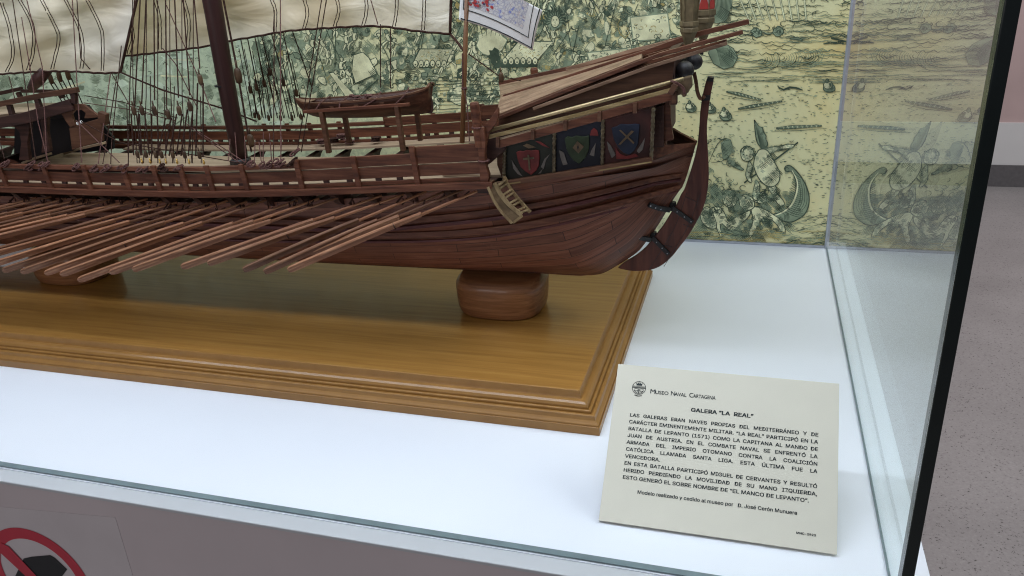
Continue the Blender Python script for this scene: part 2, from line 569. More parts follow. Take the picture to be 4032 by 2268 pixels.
def paper_mat():
    mt, nt, bs = newmat('aged_print_paper')
    tc = node(nt, 'ShaderNodeTexCoord')
    n1 = node(nt, 'ShaderNodeTexNoise', Scale=5.0, Detail=6.0, Roughness=0.6)
    nt.links.new(tc.outputs['Object'], n1.inputs['Vector'])
    c = ramp(nt, n1.outputs[0], [(0.30, (0.72, 0.72, 0.42)), (0.5, (0.82, 0.79, 0.45)), (0.66, (0.85, 0.74, 0.36)), (0.78, (0.74, 0.55, 0.20))])
    n2 = node(nt, 'ShaderNodeTexNoise', Scale=38.0, Detail=5.0, Roughness=0.7)
    nt.links.new(tc.outputs['Object'], n2.inputs['Vector'])
    f2 = ramp(nt, n2.outputs[0], [(0.56, (0, 0, 0)), (0.72, (1, 1, 1))])
    s2 = node(nt, 'ShaderNodeMath', operation='MULTIPLY')
    s2.inputs[1].default_value = 0.4
    nt.links.new(f2, s2.inputs[0])
    mx = node(nt, 'ShaderNodeMixRGB')
    mx.inputs[2].default_value = (0.52, 0.40, 0.14, 1)
    nt.links.new(s2.outputs[0], mx.inputs[0])
    nt.links.new(c, mx.inputs[1])
    sx_ = node(nt, 'ShaderNodeSeparateXYZ')
    nt.links.new(tc.outputs['Object'], sx_.inputs[0])
    mr = node(nt, 'ShaderNodeMapRange')
    for nm_, v_ in (('From Min', 0.42), ('From Max', -0.05), ('To Min', 0.0), ('To Max', 1.0)):
        mr.inputs[nm_].default_value = v_
    nt.links.new(sx_.outputs[0], mr.inputs['Value'])
    mg = node(nt, 'ShaderNodeMixRGB')
    mg.inputs[2].default_value = (0.50, 0.63, 0.47, 1)  # paler green towards the left: haze put into the paper colour
    sg_ = node(nt, 'ShaderNodeMath', operation='MULTIPLY')
    sg_.inputs[1].default_value = 0.8
    nt.links.new(mr.outputs[0], sg_.inputs[0])
    nt.links.new(sg_.outputs[0], mg.inputs[0])
    nt.links.new(mx.outputs[0], mg.inputs[1])
    n4 = node(nt, 'ShaderNodeTexNoise', Scale=75.0, Detail=9.0, Roughness=0.72, Distortion=0.8)
    nt.links.new(tc.outputs['Object'], n4.inputs['Vector'])
    n5 = node(nt, 'ShaderNodeTexNoise', Scale=14.0, Detail=3.0)
    nt.links.new(tc.outputs['Object'], n5.inputs['Vector'])
    ad_ = node(nt, 'ShaderNodeMath', operation='MULTIPLY_ADD')
    ad_.inputs[1].default_value = 0.5
    nt.links.new(n5.outputs[0], ad_.inputs[0])
    nt.links.new(n4.outputs[0], ad_.inputs[2])
    f4 = ramp(nt, ad_.outputs[0], [(0.70, (0, 0, 0)), (0.88, (1, 1, 1))])
    mr2 = node(nt, 'ShaderNodeMapRange')
    for nm_, v_ in (('From Min', 1.0), ('From Max', 0.15), ('To Min', 0.03), ('To Max', 0.46)):
        mr2.inputs[nm_].default_value = v_
    nt.links.new(sx_.outputs[0], mr2.inputs['Value'])
    s4 = node(nt, 'ShaderNodeMath', operation='MULTIPLY')
    nt.links.new(f4, s4.inputs[0])
    nt.links.new(mr2.outputs[0], s4.inputs[1])
    m4 = node(nt, 'ShaderNodeMixRGB')
    m4.inputs[2].default_value = (0.15, 0.22, 0.15, 1)
    nt.links.new(s4.outputs[0], m4.inputs[0])
    nt.links.new(mg.outputs[0], m4.inputs[1])
    nt.links.new(m4.outputs[0], bs.inputs['Base Color'])
    bs.inputs['Roughness'].default_value = 0.55
    bs.inputs['Specular IOR Level'].default_value = 0.3
    return mt


def ink_mat(name, c0, c1, scale):
    return plain(name, tuple((a + b) / 2 for a, b in zip(c0, c1)), 0.6, 0, 0.25, 0.35, scale)


def terrazzo_mat():
    mt, nt, bs = newmat('terrazzo')
    tc = node(nt, 'ShaderNodeTexCoord')
    n1 = node(nt, 'ShaderNodeTexNoise', Scale=150.0, Detail=3.0, Roughness=0.6)
    nt.links.new(tc.outputs['Object'], n1.inputs['Vector'])
    c = ramp(nt, n1.outputs[0], [(0.33, (0.06, 0.055, 0.055)), (0.36, (0.31, 0.295, 0.295)), (0.6, (0.345, 0.33, 0.33)), (0.74, (0.40, 0.385, 0.385))])
    n2 = node(nt, 'ShaderNodeTexNoise', Scale=3.0, Detail=4.0)
    nt.links.new(tc.outputs['Object'], n2.inputs['Vector'])
    hs = node(nt, 'ShaderNodeHueSaturation')
    ad = node(nt, 'ShaderNodeMath', operation='MULTIPLY_ADD')
    ad.inputs[1].default_value = 0.5
    ad.inputs[2].default_value = 0.75
    nt.links.new(n2.outputs[0], ad.inputs[0])
    nt.links.new(ad.outputs[0], hs.inputs['Value'])
    nt.links.new(c, hs.inputs['Color'])
    nt.links.new(hs.outputs[0], bs.inputs['Base Color'])
    bs.inputs['Roughness'].default_value = 0.45
    return mt


M_GLASS, M_CLEAR, M_HULL, M_SAIL, M_FLAG = glass_mat(), clear_mat(), hull_mat(), sail_mat(), flag_mat()
M_PAPER, M_TERR = paper_mat(), terrazzo_mat()
M_INKD = ink_mat('print_dark_green', (0.045, 0.075, 0.05), (0.08, 0.11, 0.07), 40)
M_INKM = ink_mat('print_mid_green', (0.20, 0.26, 0.17), (0.29, 0.35, 0.23), 30)
M_INKL = ink_mat('print_cream', (0.76, 0.76, 0.46), (0.82, 0.79, 0.48), 30)
M_INKY = ink_mat('print_ochre', (0.42, 0.34, 0.12), (0.46, 0.38, 0.15), 30)
M_INKG = ink_mat('print_haze_green', (0.54, 0.64, 0.48), (0.60, 0.70, 0.52), 30)

# ------------------------------------------------------------------ setting
GZ = -0.95
b = MB()
b.face([(-8, -8, GZ), (12, -8, GZ), (12, 12, GZ), (-8, 12, GZ)])
tag(b.build('floor', M_TERR), None, None, None, 'structure')

M_PINK = plain('pink_wall_paint', (0.57, 0.43, 0.42), 0.7, 0, 0.3, 0.12, 2)
M_SKIRT = plain('grey_skirting', (0.13, 0.125, 0.13), 0.5)
t = thing('hall_wall', (1.5, 4.0, GZ), 'pink painted hall wall with a white band and dark grey skirting beyond the case', 'wall')
b = MB(); b.box((-7.5, 3.86, -0.574), (11, 4.1, 3.2)); b.build('wall_panel', M_PINK, t)
b = MB(); b.box((-7.5, 3.84, -0.82), (11, 4.1, -0.574)); b.build('white_band', M_LIP, t)
b = MB(); b.box((-7.5, 3.83, GZ), (11, 4.1, -0.82)); b.build('skirting', M_SKIRT, t)

# ------------------------------------------------------------------ the glass case
YF, YL, XL, XR = -0.838, -0.866, -2.3, 0.033
case = thing('display_case', (-1.1, -0.42, GZ), 'tall glass display case on a painted grey plinth with a white shelf', 'display case')
b = MB(); b.box((XL - 0.03, YF - .0088, -0.0045), (XR, 0.03, 0)); b.build('shelf', M_WHITE, case)
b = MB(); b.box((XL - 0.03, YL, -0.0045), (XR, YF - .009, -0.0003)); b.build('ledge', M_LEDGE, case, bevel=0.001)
b = MB(); b.box((XL - 0.02, YL + 0.0025, GZ), (XR - 0.0025, 0.028, -0.005)); b.build('plinth', M_PLINTH, case, bevel=0.001)
b = MB(); b.box((XL, YF - .0085, 1.2005), (0.0085, 0.0125, 1.24)); b.build('unseen_lid', M_SKIRT, case)  # unseen cover added to block hall light and darken the varnish reflections
b = MB(); b.box((0.0, -0.8335, 0.003), (0.008, -0.0005, 1.2)); gp = b.build('side_pane', M_GLASS, case)
b = MB(); b.box((XL, YF - 0.0075, 0.003), (-0.0005, YF - 0.0005, 1.2)); fp = b.build('front_pane', M_CLEAR, case)
b = MB(); b.box((XL, YF - 0.0074, 0.0005), (-0.0005, YF - 0.0008, 0.0022)); b.build('front_pane_edge', M_TEAL, case)
b = MB(); b.box((-0.0008, -0.8335, 0.0005), (0.0012, -0.0005, 0.0026)); b.build('side_pane_seal', M_TEAL, case)
b = MB(); b.box((0.0, YF - 0.008, 0.0), (0.0090, -0.8337, 1.2)); b.build('corner_joint', M_JOINT, case, bevel=0.0008)
b = MB(); b.box((-0.0032, -0.0055, 0.0005), (-0.0002, -0.0008, 1.2)); b.build('corner_strip', M_ALU, case)
b = MB(); b.box((XL, -0.004, 0.0005), (-0.0035, -0.0008, 0.0045)); b.build('back_strip', M_ALU, case)
b = MB(); b.box((XL, 0.0, 0.0005), (0.0, 0.012, 1.2)); b.build('back_board', M_LIP, case)

# no-photography style sticker on the plinth
yp = YL + 0.0025
sg = thing('prohibition_sticker', at(62, 2383, yp), 'round red prohibition sticker with black pictogram on the grey plinth front', 'sign')
b = MB()
b.hexa([at(-700, 1890, yp - .0004) + Vector((0, 0, -.016)), Vector((-0.7505, yp - .0004, -0.026)), Vector((-0.7505, yp - .0004, -.40)), Vector((-1.15, yp - .0004, -.40))] +
       [q + Vector((0, .0004, 0)) for q in [at(-700, 1890, yp - .0004) + Vector((0, 0, -.016)), Vector((-0.7505, yp - .0004, -0.026)), Vector((-0.7505, yp - .0004, -.40)), Vector((-1.15, yp - .0004, -.40))]])
b.build('film', M_STICK, sg)
c0 = Vector((-0.8864, yp, -0.1354))
b = MB()
yy = yp - 0.0009
ro, ri = 0.0705, 0.0555
ring = lambda r, k: (c0.x + r * math.cos(2 * math.pi * k / 96), yy, c0.z + r * math.sin(2 * math.pi * k / 96))
for k in range(96):
    b.face([ring(ri, k), ring(ro, k), ring(ro, k + 1), ring(ri, k + 1)])
b.build('red_ring', M_SIGNRED, sg)
b = MB()
b.face([at(x, y, yy - .0006) for x, y in [(2, 2137), (34, 2152), (143, 2268), (275, 2400), (250, 2412), (100, 2268), (-8, 2168)]])
b.build('red_slash', M_SIGNRED, sg)
b = MB()
b.face([at(x, y, yy) for x, y in [(60, 2268), (93, 2199), (125, 2192), (197, 2186), (215, 2196), (264, 2242), (240, 2275), (262, 2330), (230, 2420), (120, 2480), (40, 2400)]])
b.build('black_pictogram', M_SIGNBLK, sg)

# ------------------------------------------------------------------ card with the museum's text
ca, cb = Vector((-0.2499, -0.7922, 0.0)), Vector((-0.0400, -0.7915, 0.0))
ux = (cb - ca).normalized()
th = math.radians(42.5)
CW, CH = 0.21, 0.1562
bk = Vector((-ux.y, ux.x, 0))
vy = bk * math.cos(th) + Vector((0, 0, math.sin(th)))
nz = ux.cross(vy)
ca = ca + Vector((0, 0, 0.0032))
card = thing('information_card', ca, 'cream information card printed with black Spanish text leaning on the white shelf', 'card')


def cp(u, v, h=0.0):
    return ca + ux * (u * CW) + vy * ((1 - v) * CH) + nz * h


b = MB()
b.hexa([cp(0, 1, 0), cp(1, 1, 0), cp(1, 0, 0), cp(0, 0, 0), cp(0, 1, -.003), cp(1, 1, -.003), cp(1, 0, -.003), cp(0, 0, -.003)])
b.build('board', M_CARD, card, bevel=0.0003)
b = MB()
top = cp(.5, .12, -.0032)
b.hexa([cp(.35, .12, -.0032), cp(.65, .12, -.0032), cp(.65, .16, -.0032), cp(.35, .16, -.0032)] +
       [Vector((q.x, ca.y + CH * .98, 0.0005)) + Vector((0, e, 0)) for q, e in ((cp(.35, .12), 0), (cp(.65, .12), 0), (cp(.65, .16), -.003), (cp(.35, .16), -.003))])
b.build('rear_prop', M_CARD, card)

TEXTS = []
try:
    import os
    SANS = bpy.data.fonts.load(os.path.join(bpy.utils.resource_path('LOCAL'), 'datafiles', 'fonts', 'Inter.woff2'))
except Exception:
    SANS = None


def text_line(s, u, v, cap, width=None, bold=0.0, justify=False, u1=None, face=True):
    cu = bpy.data.curves.new('t', 'FONT')
    cu.body = s
    if face and SANS:
        cu.font = SANS
    cu.size = cap / (0.727 if face and SANS else 0.70)
    o = bpy.data.objects.new('t', cu)
    col.objects.link(o)
    bpy.context.view_layer.update()
    if u1 is not None:
        target = (u1 - u) * CW
        w0 = o.dimensions.x
        if justify:
            k = min(1.0, 0.90 * target / w0)
            if k < 1:
                pass
            cu.space_word = 2.0
            bpy.context.view_layer.update()
            w1 = o.dimensions.x
            sx = min(1.0, target / w0)
            cu.space_word = max(0.6, 1 + (target / SQ - w0) / max(w1 - w0, 1e-6))
            bpy.context.view_layer.update()
            sx = target / o.dimensions.x
        else:
            sx = target / w0
    else:
        sx = 1.0
    dg = bpy.context.evaluated_depsgraph_get()
    me = bpy.data.meshes.new_from_object(o.evaluated_get(dg))
    nb = 1 if bold < .00002 else 5
    for j in range(nb):
        dx, dy = ((0, 0), (-1, -.5), (1, .5), (-1, .5), (1, -.5))[j]
        vs = [cp(u, v, 0.00018 + .00002 * j) + ux * (q.co.x * sx + dx * bold) + vy * (q.co.y + dy * bold) for q in me.vertices]
        TEXTS.append((vs, [tuple(p.vertices) for p in me.polygons]))
    bpy.data.objects.remove(o)
    bpy.data.meshes.remove(me)


SQ = 1.0
cap = 0.030 * CH
text_line('GALERA \u201cLA  REAL\u201d', .361, .268, .0325 * CH, u1=.636, bold=.00024)
L = ['LAS GALERAS ERAN NAVES PROPIAS DEL MEDITERR\u00c1NEO Y DE', 'CAR\u00c1CTER EMINENTEMENTE MILITAR. \u201cLA REAL\u201d PARTICIP\u00d3 EN LA',
     'BATALLA DE LEPANTO (1571) COMO LA CAPITANA AL MANDO DE', 'JUAN DE AUSTRIA. EN EL COMBATE NAVAL SE ENFRENT\u00d3 LA',
     'ARMADA DEL IMPERIO OTOMANO CONTRA LA COALICI\u00d3N', 'CAT\u00d3LICA LLAMADA SANTA LIGA. ESTA \u00daLTIMA FUE LA', 'VENCEDORA.',
     'EN ESTA BATALLA PARTICIP\u00d3 MIGUEL DE CERVANTES Y RESULT\u00d3', 'HERIDO PERDIENDO LA MOVILIDAD DE SU MANO IZQUIERDA,', 'ESTO GENER\u00d3 EL SOBRE NOMBRE DE \u201cEL MANCO DE LEPANTO\u201d.']
def natural(s):
    cu = bpy.data.curves.new('t', 'FONT')
    cu.body = s
    if SANS:
        cu.font = SANS
    cu.size = cap / (0.727 if SANS else 0.70)
    o = bpy.data.objects.new('t', cu)
    col.objects.link(o)
    bpy.context.view_layer.update()
    w_ = o.dimensions.x
    bpy.data.objects.remove(o)
    return w_


SQ = min(.83 * CW / natural(q) for i, q in enumerate(L) if i not in (6, 9)) * 0.98
for i, s in enumerate(L):
    v = .3405 + i * .04365
    if i == 6:
        text_line(s, .084, v, cap, u1=.243, bold=.00013)
    elif i == 9:
        text_line(s, .084, v, cap, u1=.882, bold=.00013)
    else:
        text_line(s, .084, v, cap, u1=.914, justify=True, bold=.00013)
text_line('Modelo realizado y cedido al museo por   D. Jos\u00e9 Cer\u00f3n Munuera', .157, .812, .029 * CH, u1=.836, bold=.00011)
text_line('MNC-2923', .837, .918, .0165 * CH, u1=.914, bold=.00011)
# heading in small capitals: a big first letter, smaller rest
for s, u0, u1, big in (('M', .165, .188, 1), ('USEO', .190, .250, 0), ('N', .262, .280, 1), ('AVAL', .281, .335, 0), ('C', .347, .364, 1), ('ARTAGENA', .366, .467, 0)):
    text_line(s, u0, .177, (.0285 if big else .0225) * CH, u1=u1, bold=.00006, face=False)
b = MB()
for vs, fs in TEXTS:
    o_ = len(b.v)
    b.v += [tuple(q) for q in vs]
    for f in fs:
        b.f.append(tuple(i + o_ for i in f))
        b.m.append(0)
b.build('lettering', M_INK, card)
# the round emblem: a ring, a crown, a bar with writing, an anchor in a rope
b = MB()
ec = Vector((.1125, .149))
rx_ = .0315


def ep(x, y):
    return cp(ec.x + x * rx_, ec.y - y * rx_ * CW / CH, .0003)


def estroke(pts, wd):
    for i in range(len(pts) - 1):
        (x0, y0), (x1, y1) = pts[i], pts[i + 1]
        l_ = math.hypot(x1 - x0, y1 - y0) or 1e-6
        nx, ny = -(y1 - y0) / l_ * wd / 2, (x1 - x0) / l_ * wd / 2
        b.face([ep(x0 + nx, y0 + ny), ep(x1 + nx, y1 + ny), ep(x1 - nx, y1 - ny), ep(x0 - nx, y0 - ny)])


circ = lambda r, a0, a1, n=40, cx=0, cy=0, sy=1: [(cx + r * math.cos(math.radians(a0 + (a1 - a0) * k / n)), cy + sy * r * math.sin(math.radians(a0 + (a1 - a0) * k / n))) for k in range(n + 1)]
estroke(circ(1, 0, 360, 60), .075)
estroke([(-.98, .02), (.98, .02)], .11)
for x in range(-7, 8):
    estroke([(x * .125 - .03, .12), (x * .125 + .03, .30)], .045)
    estroke([(x * .125 + .03, .12), (x * .125 - .02, .28)], .035)
b.face([ep(x, y) for x, y in [(-.40, .38), (.40, .38), (.48, .80), (.25, .62), (.12, .86), (0, .66), (-.12, .86), (-.25, .62), (-.48, .80)]])
estroke([(0, .86), (0, 1.1)], .07)
estroke([(0, 0), (0, -.86)], .09)
estroke(circ(.72, 200, 340, 20, 0, -.12), .09)
estroke(circ(.3, 0, 360, 20, -.4, -.3, .62), .06)
estroke(circ(.3, 0, 360, 20, .4, -.3, .62), .06)
estroke(circ(.26, 0, 360, 20, 0, -.48, .6), .05)
estroke([(x / 20 * .55, -1.22 + .06 * math.sin(x * 1.7) - .05 * math.cos(x / 6)) for x in range(-20, 21)], .07)
b.build('emblem', M_INK, card)

# ------------------------------------------------------------------ varnished base under the model
BX0, BX1, BY0, BY1, BH = -2.1, -0.2755, -0.6488, -0.1766, 0.0388
base = thing('wooden_stand', (-1.18, -0.4127, 0), 'varnished honey brown wooden base board with a stepped moulding on the white shelf', 'base board')
prof = [(0, 0), (0, .0102), (.0010, .0105), (.0014, .0094), (.0020, .0120), (.0040, .0136), (.0058, .0152), (.0065, .0178), (.0067, .0200), (.0077, .0207), (.0104, .0207), (.0110, .0192), (.0116, .0196), (.0119, .0226),
        (.0128, .0235), (.0148, .0235), (.0153, .0220), (.0160, .0224), (.0164, .0252), (.0180, .0277), (.0205, .0294), (.0235, .0301), (.0256, .0298), (.0262, .0312), (.0268, .0336), (.0274, .0368), (.0279, .0386)]
b = MB()
b.skin([[(BX0 + d, BY0 + d, z), (BX1 - d, BY0 + d, z), (BX1 - d, BY1 - d, z), (BX0 + d, BY1 - d, z)] for d, z in prof], True, True)
b.build('moulding', M_MOULD, base, bevel=0.0003)
b = MB(); b.box((BX0 + .0282, BY0 + .0282, .0300), (BX1 - .0282, BY1 - .0282, BH + .0003)); b.build('top_panel', M_BASE, base, bevel=0.0006)

YC = -0.4127
KEEL = 0.0945


def pedestal(x, hx, hy, label):
    o = tag(None or thing('pedestal', (x, YC, BH + .0003), label, 'pedestal', 'pedestals under the keel'), None)
    b = MB()
    rows = []
    for z, k in ((0, .87), (.0022, .915), (.006, .95), (.013, .975), (.026, .992), (.042, 1.0), (.0445, .995), (.047, .975), (.0515, .92), (.0538, .88), (.0546, .85)):
        r = []
        for i in range(40):
            a = 2 * math.pi * i / 40
            c, s = math.cos(a), math.sin(a)
            e = .70
            r.append((x + hx * k * math.copysign(abs(c) ** e, c), YC + hy * k * math.copysign(abs(s) ** e, s), BH + .0003 + z))
        rows.append(r)
    b.skin(rows)
    b.build('block', M_BLOCKW, o, smooth=True)


pedestal(-.455, .0625, .054, 'rounded brown wooden pedestal under the stern end of the keel')
pedestal(-1.195, .0625, .054, 'rounded brown wooden pedestal partly behind the oar blades, away from the stern')

wc = thing('white_card', (-1.36, -0.47, BH + .0005), 'plain white card leaning on the wooden base behind the oars', 'card')
b = MB()
p1 = at(136, 985, -.375)
lo_, hi_ = (-.405, BH + .0008), (-.340, .115)
b.hexa([(-1.62, lo_[0], lo_[1]), (p1.x, lo_[0], lo_[1]), (p1.x, hi_[0], hi_[1]), (-1.62, hi_[0], hi_[1]),
        (-1.62, lo_[0] + .002, lo_[1]), (p1.x, lo_[0] + .002, lo_[1]), (p1.x, hi_[0] + .002, hi_[1]), (-1.62, hi_[0] + .002, hi_[1])])
b.build('sheet', M_SHEET, wc)

# ------------------------------------------------------------------ the galley
YN, YO = YC - 0.130, YC + 0.130
ship = thing('model_galley', (-0.75, YC, KEEL), 'dark reddish wooden model of an oared galley with rudder, painted shields and sails', 'model ship')
mir = lambda p: Vector((p[0], 2 * YC - p[1], p[2]))
NEG = Vector((0, -1, 0))

K3 = [(-1.80, .150, 0), (-1.62, .100, 0), (-1.40, .0945, 0), (-1.0, .0945, 0), (-.8, .0945, 0), (-.62, .0945, 0), (-.5, .0945, 0), (-.42, .0945, 0), (-.36, .0945, 0)]


def kpt(i):
    return Vector((K3[i][0], YC - .004, K3[i][1]))


W1p = [at(1141, 941, YC - .086), at(1431, 936, YC - .086), at(1700, 933, YC - .085), at(1980, 910, YC - .081), at(2259, 854, YC - .066), at(2450, 803, YC - .048), at(2585, 765, YC - .024), at(2685, 739, YC - .0015)]
W2p = [at(1238, 882, YC - .098), at(1600, 868, YC - .098), at(1700, 866, YC - .098), at(2073, 821, YC - .092), at(2399, 752, YC - .067), at(2560, 712, YC - .036), at(2704, 692, YC - .0015)]
Tp = [Vector((-.95, YC - .102, .207)), Vector((-.78, YC - .102, .210)), Vector((-.62, YC - .103, .222)), at(1890, 735, YC - .104), at(1998, 716, YC - .104), at(2300, 672, YC - .094), at(2566, 632, YC - .070), at(2660, 596, YC - .032), at(2740, 568, YC - .0015)]
for Lp in (W1p, W2p, Tp):
    p = Lp[0]
    Lp.insert(0, Vector((-1.45, p.y, p.z + .001)))
    Lp.insert(0, Vector((-1.66, lerp(p.y, YC, .45), p.z + .012)))
    Lp.insert(0, Vector((-1.86, YC - .004, p.z + .035)))
ST = [-1.80, -1.62, -1.40, -1.0, -.8, -.62, -.5, -.42, -.36, -.33, -.30, -.275, -.25, -.235]
STERN = smooth_line([at(x - 1.5, y - .5, YC - .0015) for x, y in ((2331, 1083), (2374, 1075), (2424, 1049), (2469, 1021), (2516, 986), (2548, 946), (2588, 891), (2624, 832), (2652, 784), (2674, 752), (2687, 736))], 200)
KST = [kpt(i) for i in range(8)] + [STERN[int(200 * q)] for q in (0, .13, .30, .46, .63, .79, 1)]


def at_x(Lp, x):
    return Vector((x, interp([(q.x, q.y) for q in Lp], x), interp([(q.x, q.z) for q in Lp], x)))


def fine_line(Lp, n=90):
    return smooth_line(Lp, n)


W1f, W2f, Tf = fine_line(W1p), fine_line(W2p), fine_line(Tp)
secs = []
for i in range(15):
    k = KST[i]
    if i < 14:
        w1, w2, tt = at_x(W1f, ST[i]), at_x(W2f, ST[i]), at_x(Tf, ST[i])
    else:
        w1, w2, tt = W1f[-1], W2f[-1], Tf[-1]
    secs.append((k, w1, w2, tt))
NS = 110
KL = smooth_line([s[0] for s in secs], NS)
rows = []


def chain(idx, n):
    return smooth_line([s[idx] for s in secs], n)


# resample all four lines with the same station parameter
def cat(pts, n_per=10):
    P = [pts[0] * 2 - pts[1]] + list(pts) + [pts[-1] * 2 - pts[-2]]
    out = []
    for i in range(1, len(P) - 2):
        a, q, c, d = P[i - 1], P[i], P[i + 1], P[i + 2]
        for k in range(n_per):
            t = k / n_per
            out.append(0.5 * ((2 * q) + (c - a) * t + (2 * a - 5 * q + 4 * c - d) * t * t + (3 * q - a - 3 * c + d) * t ** 3))
    out.append(pts[-1])
    return out


KL, AL, BL, TL = (cat([s[j] for s in secs]) for j in range(4))
for i in range(81, len(KL)):
    q_ = interp([(80, 0), (90, .13), (100, .30), (110, .46), (120, .63), (130, .79), (140, 1)], i)
    KL[i] = STERN[int(round(200 * q_))]
uvs = []
for k, a_, b_, t_ in zip(KL, AL, BL, TL):
    bil = Vector((lerp(k.x, a_.x, .45), lerp(k.y, a_.y, .72), lerp(k.z, a_.z, .33)))
    sec = smooth_line([k, bil, a_, b_, t_], 18)
    rows.append(sec)
    uvs.append([(k.x + .6 * (a_.x - k.x), .2 * j / 18) for j in range(19)])
b = MB()
b.grid(rows, 0, uvs)
far = [[mir(p) for p in r] for r in rows]
b.grid([list(reversed(r)) for r in far], 0, [list(reversed(r)) for r in uvs])
b.build('hull', M_HULL, ship, smooth=True)
# keel and sternpost: the strip along the bottom and up the stern
b = MB()
kk = KL[20:]
b.beam([Vector((p.x, YC, p.z)) for p in kk], [.0085] * (len(kk) - 62) + [.0030] * 62, .0012)
b.build('keel_and_sternpost', M_RED, ship)
# bottom closing inside: inner deck so that no light falls through the hull
b = MB()
b.grid([[Vector((r[-1].x, r[-1].y + .003, r[-1].z - .010)), Vector((r[-1].x, 2 * YC - r[-1].y - .003, r[-1].z - .010))] for r in rows])
b.build('rowing_deck', M_DARK, ship)

def wale(which, along, h, out, mat):
    src = (KL, AL, BL, TL)[which]
    pts, hs, ws = [], [], []
    for i in range(8, len(src) - 2):
        g_ = (src[i + 1] - src[i - 1]).normalized()
        sd = (TL[i] - AL[i])
        girth = sd.length
        sd = (sd - g_ * sd.dot(g_)).normalized()
        nn = g_.cross(sd)
        if nn.y > 0:
            nn = -nn
        f_ = min(1.0, (YC - src[i].y + .012) / .06)
        pts.append(src[i] + nn * (out * .5 - .001) * (.4 + .6 * f_) + sd * along * (.45 + .55 * f_))
        hs.append(h * (.5 + .5 * f_))
        ws.append((out + .002) * (.45 + .55 * f_))
    for k in (0, 1):
        b = MB()
        b.beam([mir(p) for p in pts] if k else pts, ws, hs)
        b.build('wale', mat, ship, bevel=.0007)


wale(2, .0045, .0065, .0055, M_RED)
wale(2, -.0072, .0050, .0035, M_WALE)
wale(1, .0062, .0080, .0060, M_RED)
wale(1, -.0062, .0035, .0022, M_WALE)

# stern upper works: closing plank between cabin and sternpost
b = MB()
b.grid([[at(2560, 634, YC - .071), at(2566, 575, YC - .066)], [at(2660, 598, YC - .036), at(2660, 568, YC - .033)], [at(2742, 569, YC - .005), at(2743, 561, YC - .005)]])
b.grid([[mir(at(2560, 634, YC - .071)), mir(at(2566, 575, YC - .066))], [mir(at(2660, 598, YC - .036)), mir(at(2660, 568, YC - .033))], [mir(at(2742, 569, YC - .005)), mir(at(2743, 561, YC - .005))]])
b.build('stern_plank', M_RED, ship, solid=.003)
b = MB()
e_ = [at(2540, 577, YC - .068), at(2566, 575, YC - .064), at(2660, 568, YC - .031), at(2743, 561, YC - .003)]
b.grid([[p + Vector((-.004, 0, -.016)), mir(p) + Vector((-.004, 0, -.016))] for p in e_])
b.build('stern_deck', M_DARK, ship, solid=.002)

# rudder, traced in the middle plane, 8 mm thick
rud = [(2432, 1056), (2455, 1036), (2478, 1022), (2505, 1006), (2540, 977), (2560, 954), (2570, 944), (2585, 922), (2608, 893), (2632, 855), (2650, 826), (2666, 801), (2680, 769), (2694, 746), (2715, 686), (2736, 615), (2747, 562),
       (2753, 500), (2757, 440), (2766, 378), (2776, 335), (2787, 305), (2809, 309), (2804, 345), (2796, 385), (2789, 440), (2783, 500), (2784, 555), (2788, 620), (2790, 690), (2787, 740), (2776, 798), (2758, 845), (2734, 890), (2708, 932), (2678, 970), (2648, 1008), (2613, 1040), (2580, 1058), (2545, 1066), (2492, 1068), (2441, 1059)]
rp = smooth_line([at(x, y, YC - .004) for x, y in rud] + [at(*rud[0], YC - .004)], 150)[:-1]
b = MB()
b.prism(rp, (0, .0055, 0))
rudder = b.build('rudder', M_RUD, ship, bevel=.001)
b = MB()
for pts in ([(2700, 560), (2690, 760), (2640, 900), (2540, 1066)], [(2765, 560), (2745, 760), (2690, 900), (2600, 1050)]):
    pp = smooth_line([at(x + 14, y, YC - .00425) for x, y in pts[1:]], 20)
    b.beam(pp, .0006, .0006, up=(0, 1, 0))
for a_, c_ in (((2700, 775), (2742, 795)), ((2690, 883), (2726, 898)), ((2604, 963), (2646, 972))):
    b.beam([at(*a_, YC - .00425), at(*c_, YC - .00425)], .0006, .0006, up=(0, 1, 0))
b.build('plank_seam', M_BLACK, rudder)
b = MB(); b.prism([at(x, y, YC - .0065) for x, y in ((2763, 378), (2797, 376), (2795, 395), (2760, 397))], (0, .013, 0)); b.build('rudder_band', M_IRON, rudder)
b = MB(); b.prism([at(x, y, YC - .0052) for x, y in ((2786, 303), (2811, 307), (2807, 322), (2782, 320))], (0, .0104, 0)); b.build('rudder_cap', M_IRON, rudder)
for (x0, y0), (x1, y1), (x2, y2) in (((2555, 806), (2636, 826), (2728, 876)), ((2455, 913), (2560, 944), (2633, 1002))):
    b = MB()
    off = .0075
    q0 = at(x0, y0, YC - .034 if y0 < 850 else YC - .030)
    q1 = at(x1, y1, YC - .0095)
    b.beam([q0, q0.lerp(q1, .5) + Vector((0, -.004, 0)), q1], .004, .0058, up=(.35, 0, 1))
    for t_ in (.1, .35, .6):
        b.ball(q0.lerp(q1, t_) + Vector((0, -.006 if t_ > .2 else -.003, 0)), .0009, 6, 1)
    b.build('hinge_strap', [M_IRON, M_ALU], ship)
    b = MB()
    r0, r1 = at(x1 + 10, y1 - 8, YC - .0058), at(x2, y2, YC - .0058)
    b.beam([r0, r1], .0026, .0055, up=(.5, 0, .8))
    b.tube([Vector((r0.x, YC, r0.z - .005)), Vector((r0.x, YC, r0.z + .006))], .0045, 10)
    for t_ in (.25, .6, .92):
        b.ball(r0.lerp(r1, t_) + Vector((0, -.0016, 0)), .0008, 6, 1)
    b.build('pintle_strap', [M_IRON, M_ALU], rudder)
